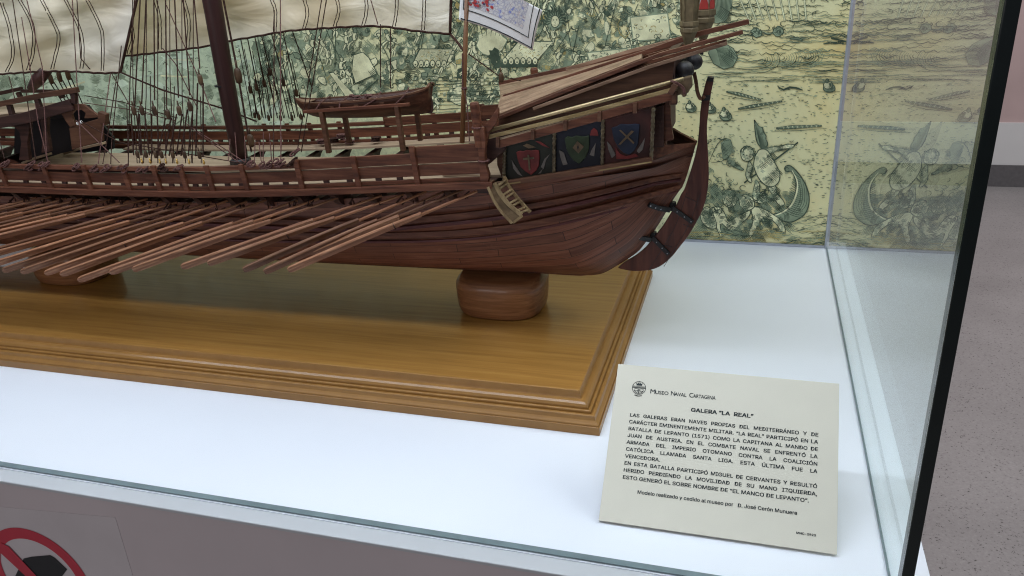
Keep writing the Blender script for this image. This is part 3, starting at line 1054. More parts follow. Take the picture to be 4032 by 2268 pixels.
# tiller: bent flat bar from the rudder head
b = MB()
b.beam(smooth_line([at(2775, 378, YC - .007), at(2760, 390, YC - .007), at(2747, 365, YC - .007), at(2741, 325, YC - .007), at(2733, 285, YC - .007)], 16), .003, .0040, up=(1, 0, .3))
b.build('tiller', M_BROWN, ship)

# ------------------------------------------------------------------ outrigger, bulwarks, walkways
sheer_pts = [(0, 732), (400, 745), (800, 752), (1200, 743), (1600, 726), (1940, 712)]
SH = [(q.x, q.z) for q in (at(x, y, YN) for x, y in sheer_pts)]
SH.insert(0, (-1.5, SH[0][1] + .002))


def sz(x):
    return interp(SH, x)


XE = at(1942, 712, YN).x


def plank(b, x0, x1, y0, y1, z0, z1, n=24, mi=0):
    rows = []
    for k in range(n + 1):
        x = lerp(x0, x1, k / n)
        s = sz(x)
        rows.append([(x, y0, s + z0), (x, y1, s + z0), (x, y1, s + z1), (x, y0, s + z1)])
    b.skin(rows, True, True, mi)


def both(name, mat, fn, bev=.0005):
    for sgn in (0, 1):
        b = MB()
        fn(b)
        if sgn:
            b.v = [(v_[0], 2 * YC - v_[1], v_[2]) for v_ in b.v]
        b.build(name, mat, ship, bevel=bev)


STX = [at(x, y, YN).x for x, y in ((15, 700), (188, 700), (345, 700), (500, 710), (620, 710), (725, 710), (826, 705), (962, 700), (1178, 690), (1400, 670), (1632, 650))]
STX = [STX[0] - .078 * k for k in (4, 3, 2, 1)] + STX
xa, xb, xc, xd = -1.48, STX[-3], STX[-1], at(1895, 600, YN).x
both('outrigger_beam', M_RED, lambda b: plank(b, -1.5, XE, YN - .006, YN + .006, -.0078, 0))
both('bulwark_sill', M_RED, lambda b: plank(b, xa, xd, YN + .0005, YN + .0045, .0006, .0052))
both('bulwark_plank', M_RED, lambda b: plank(b, xa, xd, YN + .0005, YN + .0045, .0088, .0224))
both('bulwark_rail', M_RED, lambda b: plank(b, xa, xb, YN - .001, YN + .006, .0260, .0314))
both('bulwark_plank', M_RED, lambda b: plank(b, xb, xc, YN + .0005, YN + .0045, .0236, .0362, 8))
both('bulwark_plank', M_RED, lambda b: plank(b, xc, xd, YN + .0005, YN + .0045, .0236, .0440, 8))


for i in range(len(STX) - 1):
    for t_ in ((.36, .72) if i % 2 else (.45, .86)):
        x = lerp(STX[i], STX[i + 1], t_)
        both('bulwark_spacer', M_DARK, lambda b: plank(b, x - .0035, x + .0035, YN + .001, YN + .004, .0052, .0088, 1), 0)
for i, x in enumerate(STX):
    hgt = .0335 if x < xb - .001 else (.0375 if x < xc - .001 else .0455)
    for y0 in (YN - .0032, 2 * YC - YN - .001):
        b = MB()
        s = sz(x)
        b.hexa([(x - .0005, y0, s - .001), (x + .0062, y0, s - .001), (x + .0062, y0 + .0042, s - .001), (x - .0005, y0 + .0042, s - .001),
                (x - .0042, y0, s + hgt), (x + .0022, y0, s + hgt), (x + .0022, y0 + .0042, s + hgt), (x - .0042, y0 + .0042, s + hgt)])
        b.build('stanchion', M_RED, ship, bevel=.0004)

# pale walkways along both sides and the gangway in the middle
b = MB(); plank(b, -1.2, xd - .002, YN + .0055, YN + .056, -.0050, -.0015); b.build('side_walkway', M_BEIGE, ship)
b = MB(); plank(b, -1.13, xd - .002, YO - .038, YO - .0065, -.0018, .0010); b.build('side_walkway', M_BEIGE, ship)
b = MB()
gx0, gx1 = at(100, 640, YC - .035).x, -.45
GF = .042
rows = []
for k in range(30):
    x = lerp(gx0, gx1, k / 29)
    z = interp([(-1.3, .2345), (-1.05, .2365), (-.86, .2345), (-.6, .240), (-.4, .2455)], x)
    yn_ = YC - .030
    rows.append([(x, yn_, z - .006), (x, YC + GF, z - .006), (x, YC + GF, z), (x, yn_, z)])
b.skin(rows)
b.build('gangway', M_BEIGE, ship, bevel=.0005)
b = MB()
for y_ in (YC - .026, YC + .036):
    b.box((gx0, y_ - .002, .196), (gx1, y_ + .002, .2285))
b.build('gangway_side', M_DARK, ship)
# brackets that carry the outrigger, and rowing benches
xs = [-1.40 + .0512 * k for k in range(20)]
for x in xs:
    if x > XE - .02:
        continue
    s = sz(x)
    for sg_ in (-1, 1):
        b = MB()
        prof_ = [(YC + sg_ * .096, s - .034), (YC + sg_ * .110, s - .026), (YC + sg_ * .120, s - .014), (YC + sg_ * .129, s - .0082), (YC + sg_ * .060, s - .0118), (YC + sg_ * .080, s - .022), (YC + sg_ * .090, s - .030)]
        b.prism([(x - .004, y_, z_) for y_, z_ in prof_], (.009, 0, 0))
        b.build('outrigger_bracket', M_DARK, ship)
for k in range(17):
    x = -1.28 + .0512 * k
    s = sz(x)
    for sg_ in (-1, 1):
        b = MB()
        b.hexa([(x, YC + sg_ * .029, s - .026), (x + .011, YC + sg_ * .029, s - .026), (x + .011, YC + sg_ * .029, s - .021), (x, YC + sg_ * .029, s - .021),
                (x - .014, YC + sg_ * .094, s - .030), (x - .003, YC + sg_ * .094, s - .030), (x - .003, YC + sg_ * .094, s - .025), (x - .014, YC + sg_ * .094, s - .025)])
        b.build('rowing_bench', M_DARK, ship)

# quarter posts with their curved brackets
for y_, flip in ((YN, 0), (YO, 1)):
    b = MB()
    P0, P1 = at(1907, 700, YN), at(1867, 402, YN)
    b.tube([P0.lerp(P1, .42), P0.lerp(P1, .97), P1], [.0056, .0054, .0044], 14)
    low = [(1880, 498), (1906, 505), (1911, 560), (1908, 610), (1914, 660), (1924, 690), (1921, 716), (1890, 720), (1887, 640), (1878, 560)]
    b.prism([at(x, y, YN - .004) for x, y in low], (0, .008, 0))
    b.prism([at(x, y, YN + .001) for x, y in ((1893, 510), (1930, 468), (1948, 440), (1960, 424), (1962, 452), (1955, 485), (1925, 520), (1912, 580))], (0, .006, 0))
    if flip:
        b.v = [(v_[0], 2 * YC - v_[1], v_[2]) for v_ in b.v]
    b.build('quarter_post', M_RED, ship, bevel=.0005)
for (px, py) in ((1880, 501), (1905, 632)):
    b = MB()
    q = at(px, py, YN)
    b.lathe(q, [(.0064, -.0008), (.0070, 0), (.0064, .0008)], 16)
    b.build('lashing', M_ROPE2, ship)
# cross beam behind the posts and pale aft deck
b = MB()
p = at(1915, 722, YN)
b.hexa([(XE - .020, YN, p.z - .012), (XE - .004, YN, p.z - .012), (XE - .004, YN, p.z - .002), (XE - .020, YN, p.z - .002),
        (XE - .020, YO, p.z - .012), (XE - .004, YO, p.z - .012), (XE - .004, YO, p.z - .002), (XE - .020, YO, p.z - .002)])
b.build('cross_beam', M_DARK, ship)
b = MB()
dz_ = p.z - .0018
b.box((XE - .075, YC - .098, dz_), (XE + .03, YC + .098, dz_ + .003))
b.build('aft_deck', M_BEIGE, ship)

# ------------------------------------------------------------------ stern cabin
ysd = lambda px: YC - lerp(.106, .088, (px - 1985) / 585)
sp = lambda x, y, out=0.0: at(x, y, ysd(x) - out)
PB = [(1983, 717), (2182, 690), (2372, 660), (2566, 628)]
PT = [(1988, 570), (2184, 522), (2374, 474), (2573, 420)]
for i, mt in enumerate((M_PGREEN, M_PNAVY, M_PRED)):
    b = MB()
    b.prism([sp(*PB[i]), sp(*PB[i + 1]), sp(*PT[i + 1]), sp(*PT[i])], (0, .004, 0))
    o = b.build('painted_panel', mt, ship)
    o['label'] = ('dark green panel with red shield', 'navy panel with green shield', 'dark red panel with blue shield')[i]
    if i == 0:
        z7 = lambda x, y: (1850 + x / 2.862, 350 + y / 2.862)
        sh, ms = [(522, 715), (560, 700), (600, 705), (640, 690), (690, 698), (740, 688), (780, 697), (784, 780), (778, 865), (745, 925), (690, 972), (630, 935), (570, 880), (538, 800)], M_SHRED
        marks = [([(598, 780), (720, 768), (722, 788), (600, 803)], M_PILAST), ([(648, 745), (668, 745), (682, 915), (664, 918)], M_PILAST)]
        sides = [[(470, 800), (500, 850), (590, 985), (540, 960), (490, 900)], [(900, 735), (860, 800), (830, 905), (800, 880), (840, 790)], [(770, 955), (820, 900), (800, 950)]]
        extra = [([(740, 590), (800, 600), (900, 668), (820, 640)], M_SHRED), ([(600, 640), (640, 620), (700, 640), (740, 660), (660, 672)], M_TAN)]
    elif i == 1:
        sh, ms = [(1066, 560), (1100, 535), (1150, 545), (1200, 528), (1270, 540), (1345, 528), (1345, 640), (1335, 700), (1300, 780), (1230, 845), (1170, 810), (1120, 750), (1085, 670)], M_SHGRN
        marks = [([(1157, 665), (1210, 590), (1286, 650), (1225, 728)], M_TAN), ([(1207, 655), (1220, 635), (1228, 660), (1216, 690)], M_BLACK)]
        sides = [[(1420, 610), (1400, 760), (1350, 745), (1370, 690)], [(1005, 690), (1060, 720), (1100, 850), (1050, 860), (1020, 770)]]
        extra = [([(1353, 525), (1365, 470), (1400, 440), (1435, 470), (1448, 528)], M_SHRED)]
    else:
        sh, ms = [(1595, 440), (1650, 425), (1700, 395), (1780, 402), (1850, 395), (1912, 400), (1905, 520), (1895, 620), (1850, 700), (1795, 746), (1730, 720), (1670, 660), (1620, 570)], M_SHBLU
        marks = [([(1680, 465), (1700, 462), (1855, 605), (1842, 622)], M_TAN), ([(1670, 630), (1820, 470), (1850, 480), (1700, 628)], M_TAN)]
        sides = [[(1545, 590), (1590, 640), (1640, 745), (1600, 780), (1560, 680)], [(1975, 550), (1950, 680), (1905, 728), (1880, 700)]]
        extra = [([(1640, 660), (1690, 730), (1760, 760), (1860, 730), (1900, 760), (1780, 790), (1650, 790)], M_SHRED)]
    b = MB()
    cx = sum(x for x, _ in sh) / len(sh)
    cy = sum(y for _, y in sh) / len(sh)
    b.prism([sp(*z7(x, y), .0022) for x, y in sh], (0, .002, 0))
    q = b.build('shield', ms, o, bevel=.0006)
    b = MB()
    for k, (pg, mm) in enumerate(marks):
        b.prism([sp(*z7(x, y), .0032 + .0003 * k) for x, y in pg], (0, .0008, 0), k)
    b.build('charge', [mm for _, mm in marks], o)
    b = MB()
    for pg in sides:
        b.prism([sp(*z7(x, y), .0012) for x, y in pg], (0, .001, 0))
    b.build('spear_head', M_SILVER, o)
    b = MB()
    for k, (pg, mm) in enumerate(extra):
        b.prism([sp(*z7(x, y), .0014) for x, y in pg], (0, .001, 0), k)
    b.build('ornament', [mm for _, mm in extra], o)
# far side wall of the cabin, plain
b = MB()
b.prism([mir(sp(*PB[0])), mir(sp(*PB[3])), mir(sp(*PT[3])), mir(sp(*PT[0]))], (0, .004, 0))
b.build('cabin_side', M_DARK, ship)
for (x0, y0), (x1, y1) in (((1987, 580), (1984, 708)), ((2183, 524), (2181, 684)), ((2374, 470), (2371, 655)), ((2573, 425), (2564, 628))):
    b = MB()
    a_, c_ = sp(x0, y0, .003), sp(x1, y1, .003)
    n = 30
    b.tube([a_.lerp(c_, k / n) for k in range(n + 1)], [.0021 + .0004 * math.sin(k * 1.9) for k in range(n + 1)], 8)
    b.build('twisted_pilaster', M_PILAST, ship)
b = MB()
b.beam([sp(1950, 728, .004), sp(2182, 690, .004), sp(2372, 660, .004), sp(2568, 628, .004)], .007, .0058)
b.build('panel_trim', M_BROWN, ship, bevel=.0006)
b = MB()
b.beam([sp(1998, 722, .0045), sp(2372, 667, .0045), sp(2566, 635, .0045)], .006, .0016)
b.build('panel_trim', M_GOLD, ship)
b = MB()
b.prism([sp(1955, 566, -.001), sp(1984, 560, -.001), sp(1982, 717, -.001), sp(1958, 650, -.001)], (0, .005, 0))
b.build('cabin_corner_post', M_BROWN, ship)
b = MB()
b.prism([at(x, y, YN + .016) for x, y in ((1905, 520), (1985, 500), (1990, 590), (1965, 612), (1935, 640), (1912, 655))], (0, .004, 0))
b.build('cabin_front_board', M_DARK, ship, bevel=.0005)

yr = lambda px: YC - lerp(.120, .106, (px - 1930) / 730)
rpn = lambda x, y, out=0.0: at(x, y, yr(x) - out)
b = MB(); b.beam([rpn(1962, 567), rpn(2300, 474), rpn(2660, 372)], .008, .0090); b.build('eaves_beam', M_RED, ship, bevel=.0006)
b = MB(); b.beam([rpn(1962, 550), rpn(2300, 457), rpn(2655, 358)], .006, .0022); b.build('eaves_strip', M_BEIGE, ship)
b = MB(); b.beam([rpn(1918, 541, .002), rpn(2300, 446, .002), rpn(2662, 348, .002)], .004, .0042); b.build('gilded_rail', M_GOLD, ship, bevel=.0005)
b = MB(); b.tube([rpn(1918, 516, .003), rpn(2300, 415, .003), rpn(2692, 310, .003)], .0022, 10); b.build('gilded_rod', M_GILT, ship, smooth=True)
b = MB(); b.beam([mir(rpn(1962, 567)), mir(rpn(2660, 372))], .008, .0090); b.build('eaves_beam', M_RED, ship)
b = MB(); b.tube([mir(rpn(1918, 516, .003)), mir(rpn(2692, 310, .003))], .0023, 10); b.build('gilded_rod', M_GOLD, ship)
for zx, zy0, zy1 in ((315, 545, 660), (710, 455, 570), (1075, 355, 470), (1460, 250, 370), (1860, 155, 275), (2300, 40, 160)):
    b = MB()
    x, y0, y1 = 1850 + zx / 2.862, 350 + zy0 / 2.862, 350 + zy1 / 2.862
    b.beam([rpn(x + 1, y0, .0052), rpn(x, y1, .0052)], .0035, .0042, up=(1, 0, 0))
    b.build('eaves_bracket', M_BROWN, ship, bevel=.0004)
# dark upper wall under the roof
b = MB()
b.prism([at(1962, 545, YC - .092), at(2640, 365, YC - .085), at(2660, 215, YC - .085), at(1965, 462, YC - .092)], (0, .003, 0))
b.build('cabin_upper_wall', M_BROWN, ship)
b = MB()
b.prism([mir(at(1962, 545, YC - .092)), mir(at(2640, 365, YC - .085)), mir(at(2660, 215, YC - .085)), mir(at(1965, 462, YC - .092))], (0, .003, 0))
b.build('cabin_upper_wall', M_BROWN, ship)
# roof
RN = [at(1962, 462, YC - .100), at(2260, 345, YC - .100), at(2600, 214, YC - .100), at(2740, 158, YC - .094)]
RFr = [at(1967, 343, YC + .100), at(2318, 269, YC + .100), at(2600, 196, YC + .100), at(2740, 160, YC + .094)]
RMd = [at(1974, 392, YC - .012), at(2250, 312, YC - .012), at(2540, 222, YC - .012), at(2735, 158, YC - .012)]
rows = []
for k in range(21):
    t_ = k / 20
    a_, m_, c_ = (smooth_line(q, 20)[k] for q in (RN, RMd, RFr))
    rows.append([a_.lerp(m_, j / 8) + Vector((0, 0, .002 * math.sin(math.pi * j / 8))) for j in range(9)] + [m_.lerp(c_, j / 8) + Vector((0, 0, .002 * math.sin(math.pi * j / 8))) for j in range(1, 9)])
b = MB(); b.grid(rows[:16]); b.build('cabin_roof', M_ROOF, ship, smooth=False, solid=-.0035)
b = MB()
for j in (3, 6, 11, 14):
    b.beam([rows[k][j] + Vector((0, 0, .0006)) for k in range(16)], .0007, .0006)
b.build('roof_seam', M_DARK, ship)
b = MB(); b.beam([q + Vector((0, 0, .0045)) for q in [at(1985, 396, YC - .014), at(2250, 315, YC - .014), at(2540, 222, YC - .014), at(2748, 150, YC - .014), at(2948, 101, YC - .014)]], .006, .0055); b.build('roof_batten', M_RED, ship, bevel=.0005)
b = MB(); b.beam([q + Vector((0, 0, .0045)) for q in [at(1967, 343, YC + .099), at(2318, 267, YC + .099), at(2600, 188, YC + .099), at(2790, 140, YC + .099)]], .006, .006); b.build('roof_batten', M_RED, ship, bevel=.0005)
b = MB(); b.beam([q + Vector((0, 0, .0045)) for q in [at(2230, 287, YC + .06), at(2500, 210, YC + .06), at(2770, 152, YC + .06)]], .005, .004); b.build('roof_batten', M_ROOF, ship)
b = MB(); b.beam([at(1966, 464, YC - .101), at(2260, 345, YC - .101), at(2600, 214, YC - .101), at(2925, 125, YC - .096)], .006, .004); b.build('roof_edge', M_RED, ship, bevel=.0005)
b = MB(); b.beam([at(2100, 428, YC - .103), at(2560, 262, YC - .103), at(2863, 170, YC - .098)], .004, .0036); b.build('roof_edge', M_ROOF, ship, bevel=.0005)
b = MB(); b.beam([at(2550, 246, YC - .09), at(2862, 160, YC - .09)], .004, .003); b.build('roof_edge', M_RED, ship)
b = MB()
b.hexa([at(x, y, YC - .03) for x, y in ((2550, 243), (2580, 243), (2584, 215), (2552, 218))] + [at(x, y, YC - .015) for x, y in ((2550, 243), (2580, 243), (2584, 215), (2552, 218))])
b.hexa([at(x, y, YC - .028) for x, y in ((2590, 238), (2604, 236), (2614, 206), (2598, 210))] + [at(x, y, YC - .018) for x, y in ((2590, 238), (2604, 236), (2614, 206), (2598, 210))])
b.build('roof_chock', M_BROWN, ship, bevel=.0005)
b = MB(); b.beam([q + Vector((0, 0, .0045)) for q in [at(2330, 296, YC + .02), at(2780, 174, YC + .02)]], .005, .004); b.build('roof_batten', M_RED, ship)
# transom: dark posts, flared curtain board, carved head
b = MB()
b.prism([at(x, y, YC - .075) for x, y in ((2575, 420), (2650, 385), (2655, 210), (2600, 235))], (0, .15, 0))
b.prism([at(x, y, YC - .070) for x, y in ((2576, 425), (2612, 415), (2612, 580), (2568, 580))], (0, .14, 0))
b.build('transom', M_DARK, ship)
b = MB()
b.prism([at(x, y, YC - .062) for x, y in ((2614, 410), (2640, 385), (2641, 460), (2646, 510), (2653, 545), (2648, 552), (2612, 556))], (0, .004, 0))
b.build('transom_flare', M_RED, ship, bevel=.0005)
b = MB(); b.prism([at(x, y, YC - .064) for x, y in ((2604, 560), (2622, 556), (2622, 572), (2604, 575))], (0, .012, 0)); b.build('transom_step', M_BROWN, ship)
b = MB()
b.prism([at(x, y, YC - .104) for x, y in ((2642, 375), (2668, 345), (2662, 338), (2668, 318), (2700, 306), (2722, 302), (2724, 345), (2712, 355), (2712, 365), (2702, 368), (2702, 380), (2688, 384), (2684, 372), (2655, 380))], (0, .014, 0))
b.build('carved_head', M_TAN, ship, bevel=.001)
b = MB()
for k in range(4):
    b.tube(smooth_line([rpn(2640 + 3 * k, 318, .006), rpn(2655 + 4 * k, 326, .008), rpn(2684 + 3 * k, 345, .007), rpn(2692 + 2 * k, 370, .006)], 8), .0008, 5)
b.build('lashing', M_ROPE2, ship)
b = MB(); b.beam([at(2640, 368, YC - .113), at(2662, 330, YC - .113)], .010, .006); b.beam([at(2652, 410, YC - .105), at(2652, 360, YC - .105)], .010, .008, up=(1, 0, 0)); b.build('eaves_end_block', M_BROWN, ship, bevel=.0006)
b = MB()
b.ball(at(2696, 277, YC - .050), .0105, 16); b.ball(at(2735, 243, YC - .020), .0092, 16)
b.tube([at(2735, 243, YC - .020), at(2690, 262, YC + .01)], .0080, 14)
b.tube([at(2696, 277, YC - .050), at(2618, 330, YC - .050)], [.005, .003], 10)
b.build('black_knob', M_BLACK, ship, smooth=True)

# ------------------------------------------------------------------ stern lanterns
def lantern(cx, cy, y, k, label, red):
    o = bpy.data.objects.new('lantern', None)
    col.objects.link(o)
    o.parent = ship
    base_ = at(cx, cy, y)
    o.location = base_ - WORLD[ship.name]
    WORLD[o.name] = base_
    o['label'] = label
    g = lambda prof, mat, nm: (lambda bb: (bb.lathe(base_, [(r * k, z * k) for r, z in prof], 6), bb.build(nm, mat, o, bevel=.0003)))(MB())
    g([(.0015, -.008), (.003, 0), (.0095, .018), (.0105, .019), (.0105, .023), (.0098, .024), (.0115, .026), (.0112, .031), (.0090, .0315)], M_BRONZE, 'lantern_base')
    g([(.0090, .0317), (.0108, .0655)], M_LANWHT if red else M_BRONZE, 'lantern_body')
    bb = MB()
    for i in range(6):
        a = 2 * math.pi * i / 6
        r0, r1 = .0094 * k, .0112 * k
        p0 = base_ + Vector((r0 * math.cos(a), r0 * math.sin(a), .0317 * k))
        p1 = base_ + Vector((r1 * math.cos(a), r1 * math.sin(a), .0655 * k))
        bb.tube([p0, p1], .0009, 6, 0)
        if red:
            a2 = 2 * math.pi * (i + 1) / 6
            q0 = base_ + Vector((r0 * math.cos(a2), r0 * math.sin(a2), .0317 * k))
            q1 = base_ + Vector((r1 * math.cos(a2), r1 * math.sin(a2), .0655 * k))
            nn = Vector((math.cos((a + a2) / 2), math.sin((a + a2) / 2), 0)) * .0004
            for u, v_ in ((p0, q1), (q0, p1)):
                bb.beam([u + nn, v_ + nn], .0004, .0018, 1)
            bb.face([p0 + nn * 1.6, q0 + nn * 1.6, (p0 + q0 + p1 + q1) / 4 + nn * 1.6], 1)
            bb.face([p1 + nn * 1.6, q1 + nn * 1.6, (p0 + q0 + p1 + q1) / 4 + nn * 1.6], 1)
    bb.build('lantern_frame', [M_BRONZE, M_LANRED], o)
    g([(.0125, .0657), (.0128, .0672), (.0100, .0735), (.0110, .0745), (.0104, .0765), (.0072, .0815), (.0060, .0825), (.0062, .0875), (.0045, .092), (.0015, .0935), (.002, .098), (.0006, .101)], M_BRONZE, 'lantern_cap')


lantern(2710, 190, YC - .035, .93, 'small dull bronze stern lantern', False)
lantern(2768, 165, YC + .030, 1.18, 'taller stern lantern with red and white diamond panes', True)
b = MB(); b.tube([at(2712, 185, YC - .035), at(2716, 250, YC - .035)], .0022, 8); b.tube([at(2768, 165, YC + .03), at(2762, 215, YC + .03)], .0022, 8); b.build('lantern_stem', M_IRON, ship)

# ------------------------------------------------------------------ boarding ladder at the quarter
b = MB()
y1, y2 = YC - .134, YC - .118
o1 = [(1924, 734), (1950, 791), (1981, 836), (2019, 876)]
i1 = [(1950, 722), (1974, 767), (2007, 807), (2056, 848)]
r2 = [(1985, 695), (2010, 741), (2043, 786), (2066, 812), (2088, 836)]
A1 = smooth_line([at(x, y, y1) for x, y in o1], 12)
A2 = smooth_line([at(x, y, y1 + .003) for x, y in i1], 12)
A3 = smooth_line([at(x, y, y2 + .006) for x, y in r2], 12)
ladder = bpy.data.objects.new('boarding_ladder', None)
col.objects.link(ladder)
ladder.parent = ship
ladder.location = A1[0] - WORLD[ship.name]
WORLD[ladder.name] = A1[0].copy()
b = MB(); b.grid([[p, q] for p, q in zip(A1, A2)]); b.build('side_board', M_LADDERB, ladder, solid=.002)
b = MB(); b.beam([p + Vector((0, -.002, 0)) for p in A1], .003, .0030); b.build('stringer', M_LADDER, ladder)
b = MB(); b.beam([p + Vector((0, -.002, .001)) for p in A2], .003, .0042); b.build('stringer', M_LADDER, ladder)
b = MB(); b.beam(A3, .003, .0034); b.build('stringer', M_LADDER, ladder)
for k in range(1, 12, 1):
    if k % 3 == 0:
        continue
    b = MB()
    b.beam([A2[k], A3[max(k - 0, 0)]], .0035, .0014)
    b.build('tread', M_LADDER, ladder)
b = MB(); b.beam([A1[-1], A2[-1]], .004, .003); b.build('foot_bar', M_LADDER, ladder)

# ------------------------------------------------------------------ mast
b = MB()
mp_ = [at(947, 636, YC), at(927, 520, YC), at(893, 340, YC), at(834, 0, YC)]
top_ = mp_[3] + (mp_[3] - mp_[0]) * 2.6
b.tube(mp_ + [top_], [.0116, .0120, .0122, .0126, .009], 16)
b.build('mast', M_MAST, ship, smooth=True)
b = MB(); q = at(883, 336, YC); b.lathe(q, [(.0124, -.001), (.0129, -.001), (.0129, .001), (.0124, .001)], 18); b.build('mast_band', M_IRON, ship)
b = MB(); q = at(948, 638, YC); b.lathe(q, [(.0150, -.003), (.0150, .004), (.0125, .006)], 8); b.build('mast_step', M_BLACK, ship)

# ------------------------------------------------------------------ forecastle
yf1, yf2 = YC - .085, YC + .085
f = lambda x, y, yy_: at(x / 2.898, 300 + y / 2.898, yy_)


def fbeam(nm, mat, pts, y, wd, h, up=(0, 0, 1)):
    b = MB()
    b.beam([f(x, yy_, y) for x, yy_ in pts], wd, h, up=up)
    b.build(nm, mat, ship, bevel=.0005)


fbeam('fore_rail', M_BROWN, [(-500, 430), (0, 318), (500, 215), (885, 155)], yf1, .007, .0075)
fbeam('fore_rail', M_DARK, [(-500, 300), (0, 195), (250, 140)], yf2, .006, .006)
fbeam('fore_rail', M_DARK, [(250, 168), (700, 172), (870, 165)], yf2, .006, .005)
for x0, y0_, x1, y1_, yy_ in ((108, 330, 160, 495, yf1), (418, 245, 470, 395, yf1), (840, 190, 850, 310, yf1), (205, 180, 240, 250, yf2), (690, 180, 720, 250, yf2)):
    fbeam('fore_rail_post', M_DARK, [(x0, y0_), (x1, y1_)], yy_, .0055, .0075, (1, 0, 0))
b = MB()
b.grid([[f(-300, 480, yf1 + .004), f(-250, 370, yf2)], [f(160, 420, yf1 + .004), f(250, 310, yf2)], [f(480, 395, yf1 + .004), f(560, 305, yf2)], [f(820, 325, yf1 + .004), f(760, 300, yf2)]])
b.build('fore_roof', M_BEIGE, ship, solid=.003)
fbeam('fore_beam', M_DARK, [(-400, 600), (0, 530), (280, 480), (480, 420), (830, 320)], yf1 - .001, .007, .015)
b = MB()
b.prism([f(x, y, yf1) for x, y in ((815, 320), (940, 318), (1010, 370), (1115, 448), (1115, 470), (1000, 482), (960, 480), (975, 420), (930, 385), (850, 390), (815, 440), (830, 490), (860, 560), (800, 585), (740, 500), (700, 430), (560, 470), (540, 430))], (0, .004, 0))
b.prism([f(x, y, yf1 + .001) for x, y in ((800, 575), (860, 560), (1155, 478), (1170, 740), (820, 840), (790, 600))], (0, .004, 0))
b.build('fore_side_board', M_BROWN, ship, bevel=.0004)
fbeam('fore_bitt', M_BROWN, [(1185, 415), (1180, 540)], yf1 - .002, .008, .012, (1, 0, 0))
b = MB()
b.prism([f(x, y, yf1 + .002) for x, y in ((150, 560), (345, 500), (330, 640), (310, 760), (330, 960), (215, 960), (240, 760), (220, 640))], (0, .006, 0))
b.prism([f(x, y, yf1 + .002) for x, y in ((440, 470), (540, 450), (535, 640), (570, 860), (470, 880), (490, 650))], (0, .006, 0))
b.build('fore_knee', M_DARK, ship, bevel=.0005)
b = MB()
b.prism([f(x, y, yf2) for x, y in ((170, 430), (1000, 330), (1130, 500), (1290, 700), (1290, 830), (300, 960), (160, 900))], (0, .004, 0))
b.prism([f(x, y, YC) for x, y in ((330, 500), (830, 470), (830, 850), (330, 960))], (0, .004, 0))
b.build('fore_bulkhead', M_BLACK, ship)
b = MB(); b.box((f(1150, 800, YC).x - .25, yf1 + .006, .205), (f(600, 800, YC).x, yf2, .208)); b.build('fore_deck', M_DARK, ship)
fbeam('fore_plank', M_BEIGE, [(750, 880), (900, 830), (1190, 762)], YC + .02, .010, .0035)
fbeam('fore_plank', M_BEIGE, [(280, 985), (420, 930), (560, 888)], YC - .035, .012, .0035)
b = MB()
for x, y, r in ((890, 540, .0024), (928, 525, .0022)):
    b.ball(f(x, y, yf1 - .004), r, 10)
b.build('white_bead', M_FLAGW, ship, smooth=True)

# ------------------------------------------------------------------ oars
OARDIR = {}
OARS = [((1798, 787), (1135, 1064)), ((1707, 796), (1226, 1000)), ((1622, 811), (1041, 1071)), ((1547, 811), (959, 1064)), ((1455, 813), (819, 1038)), ((1369, 818), (715, 1052)),
        ((1199, 825), (524, 1062)), ((1127, 828), (434, 1074)), ((1045, 835), (309, 1104)), ((923, 833), (239, 1081)), ((848, 838), (178, 1077)), ((773, 833), (84, 1072)), ((710, 836), (12, 1066)),
        ((633, 836), (-80, 1058)), ((575, 831), (-150, 1034)), ((517, 828), (-215, 1040)), ((459, 814), (-250, 991)), ((386, 821), (-330, 1000)), ((319, 816), (-400, 1000)), ((261, 816), (-460, 1000)), ((208, 811), (-500, 990)), ((145, 811), (-560, 990)), ((87, 804), (-620, 985)), ((29, 807), (-680, 985))]
special = {0: 'aftmost wooden oar of the row, nearest the boarding ladder', 1: 'shorter wooden oar lying just behind the aftmost oar', 2: 'third wooden oar forward of the boarding ladder',
           3: 'fourth wooden oar forward of the boarding ladder', 4: 'one of two flatter oars, the aft one, forward of the stern group of four', 5: 'one of two flatter oars, the forward one, forward of the stern group of four',
           6: 'wooden oar whose blade tip is aftmost in the long dense group', 8: 'wooden oar with a notched blade tip reaching lowest of all over the base'}
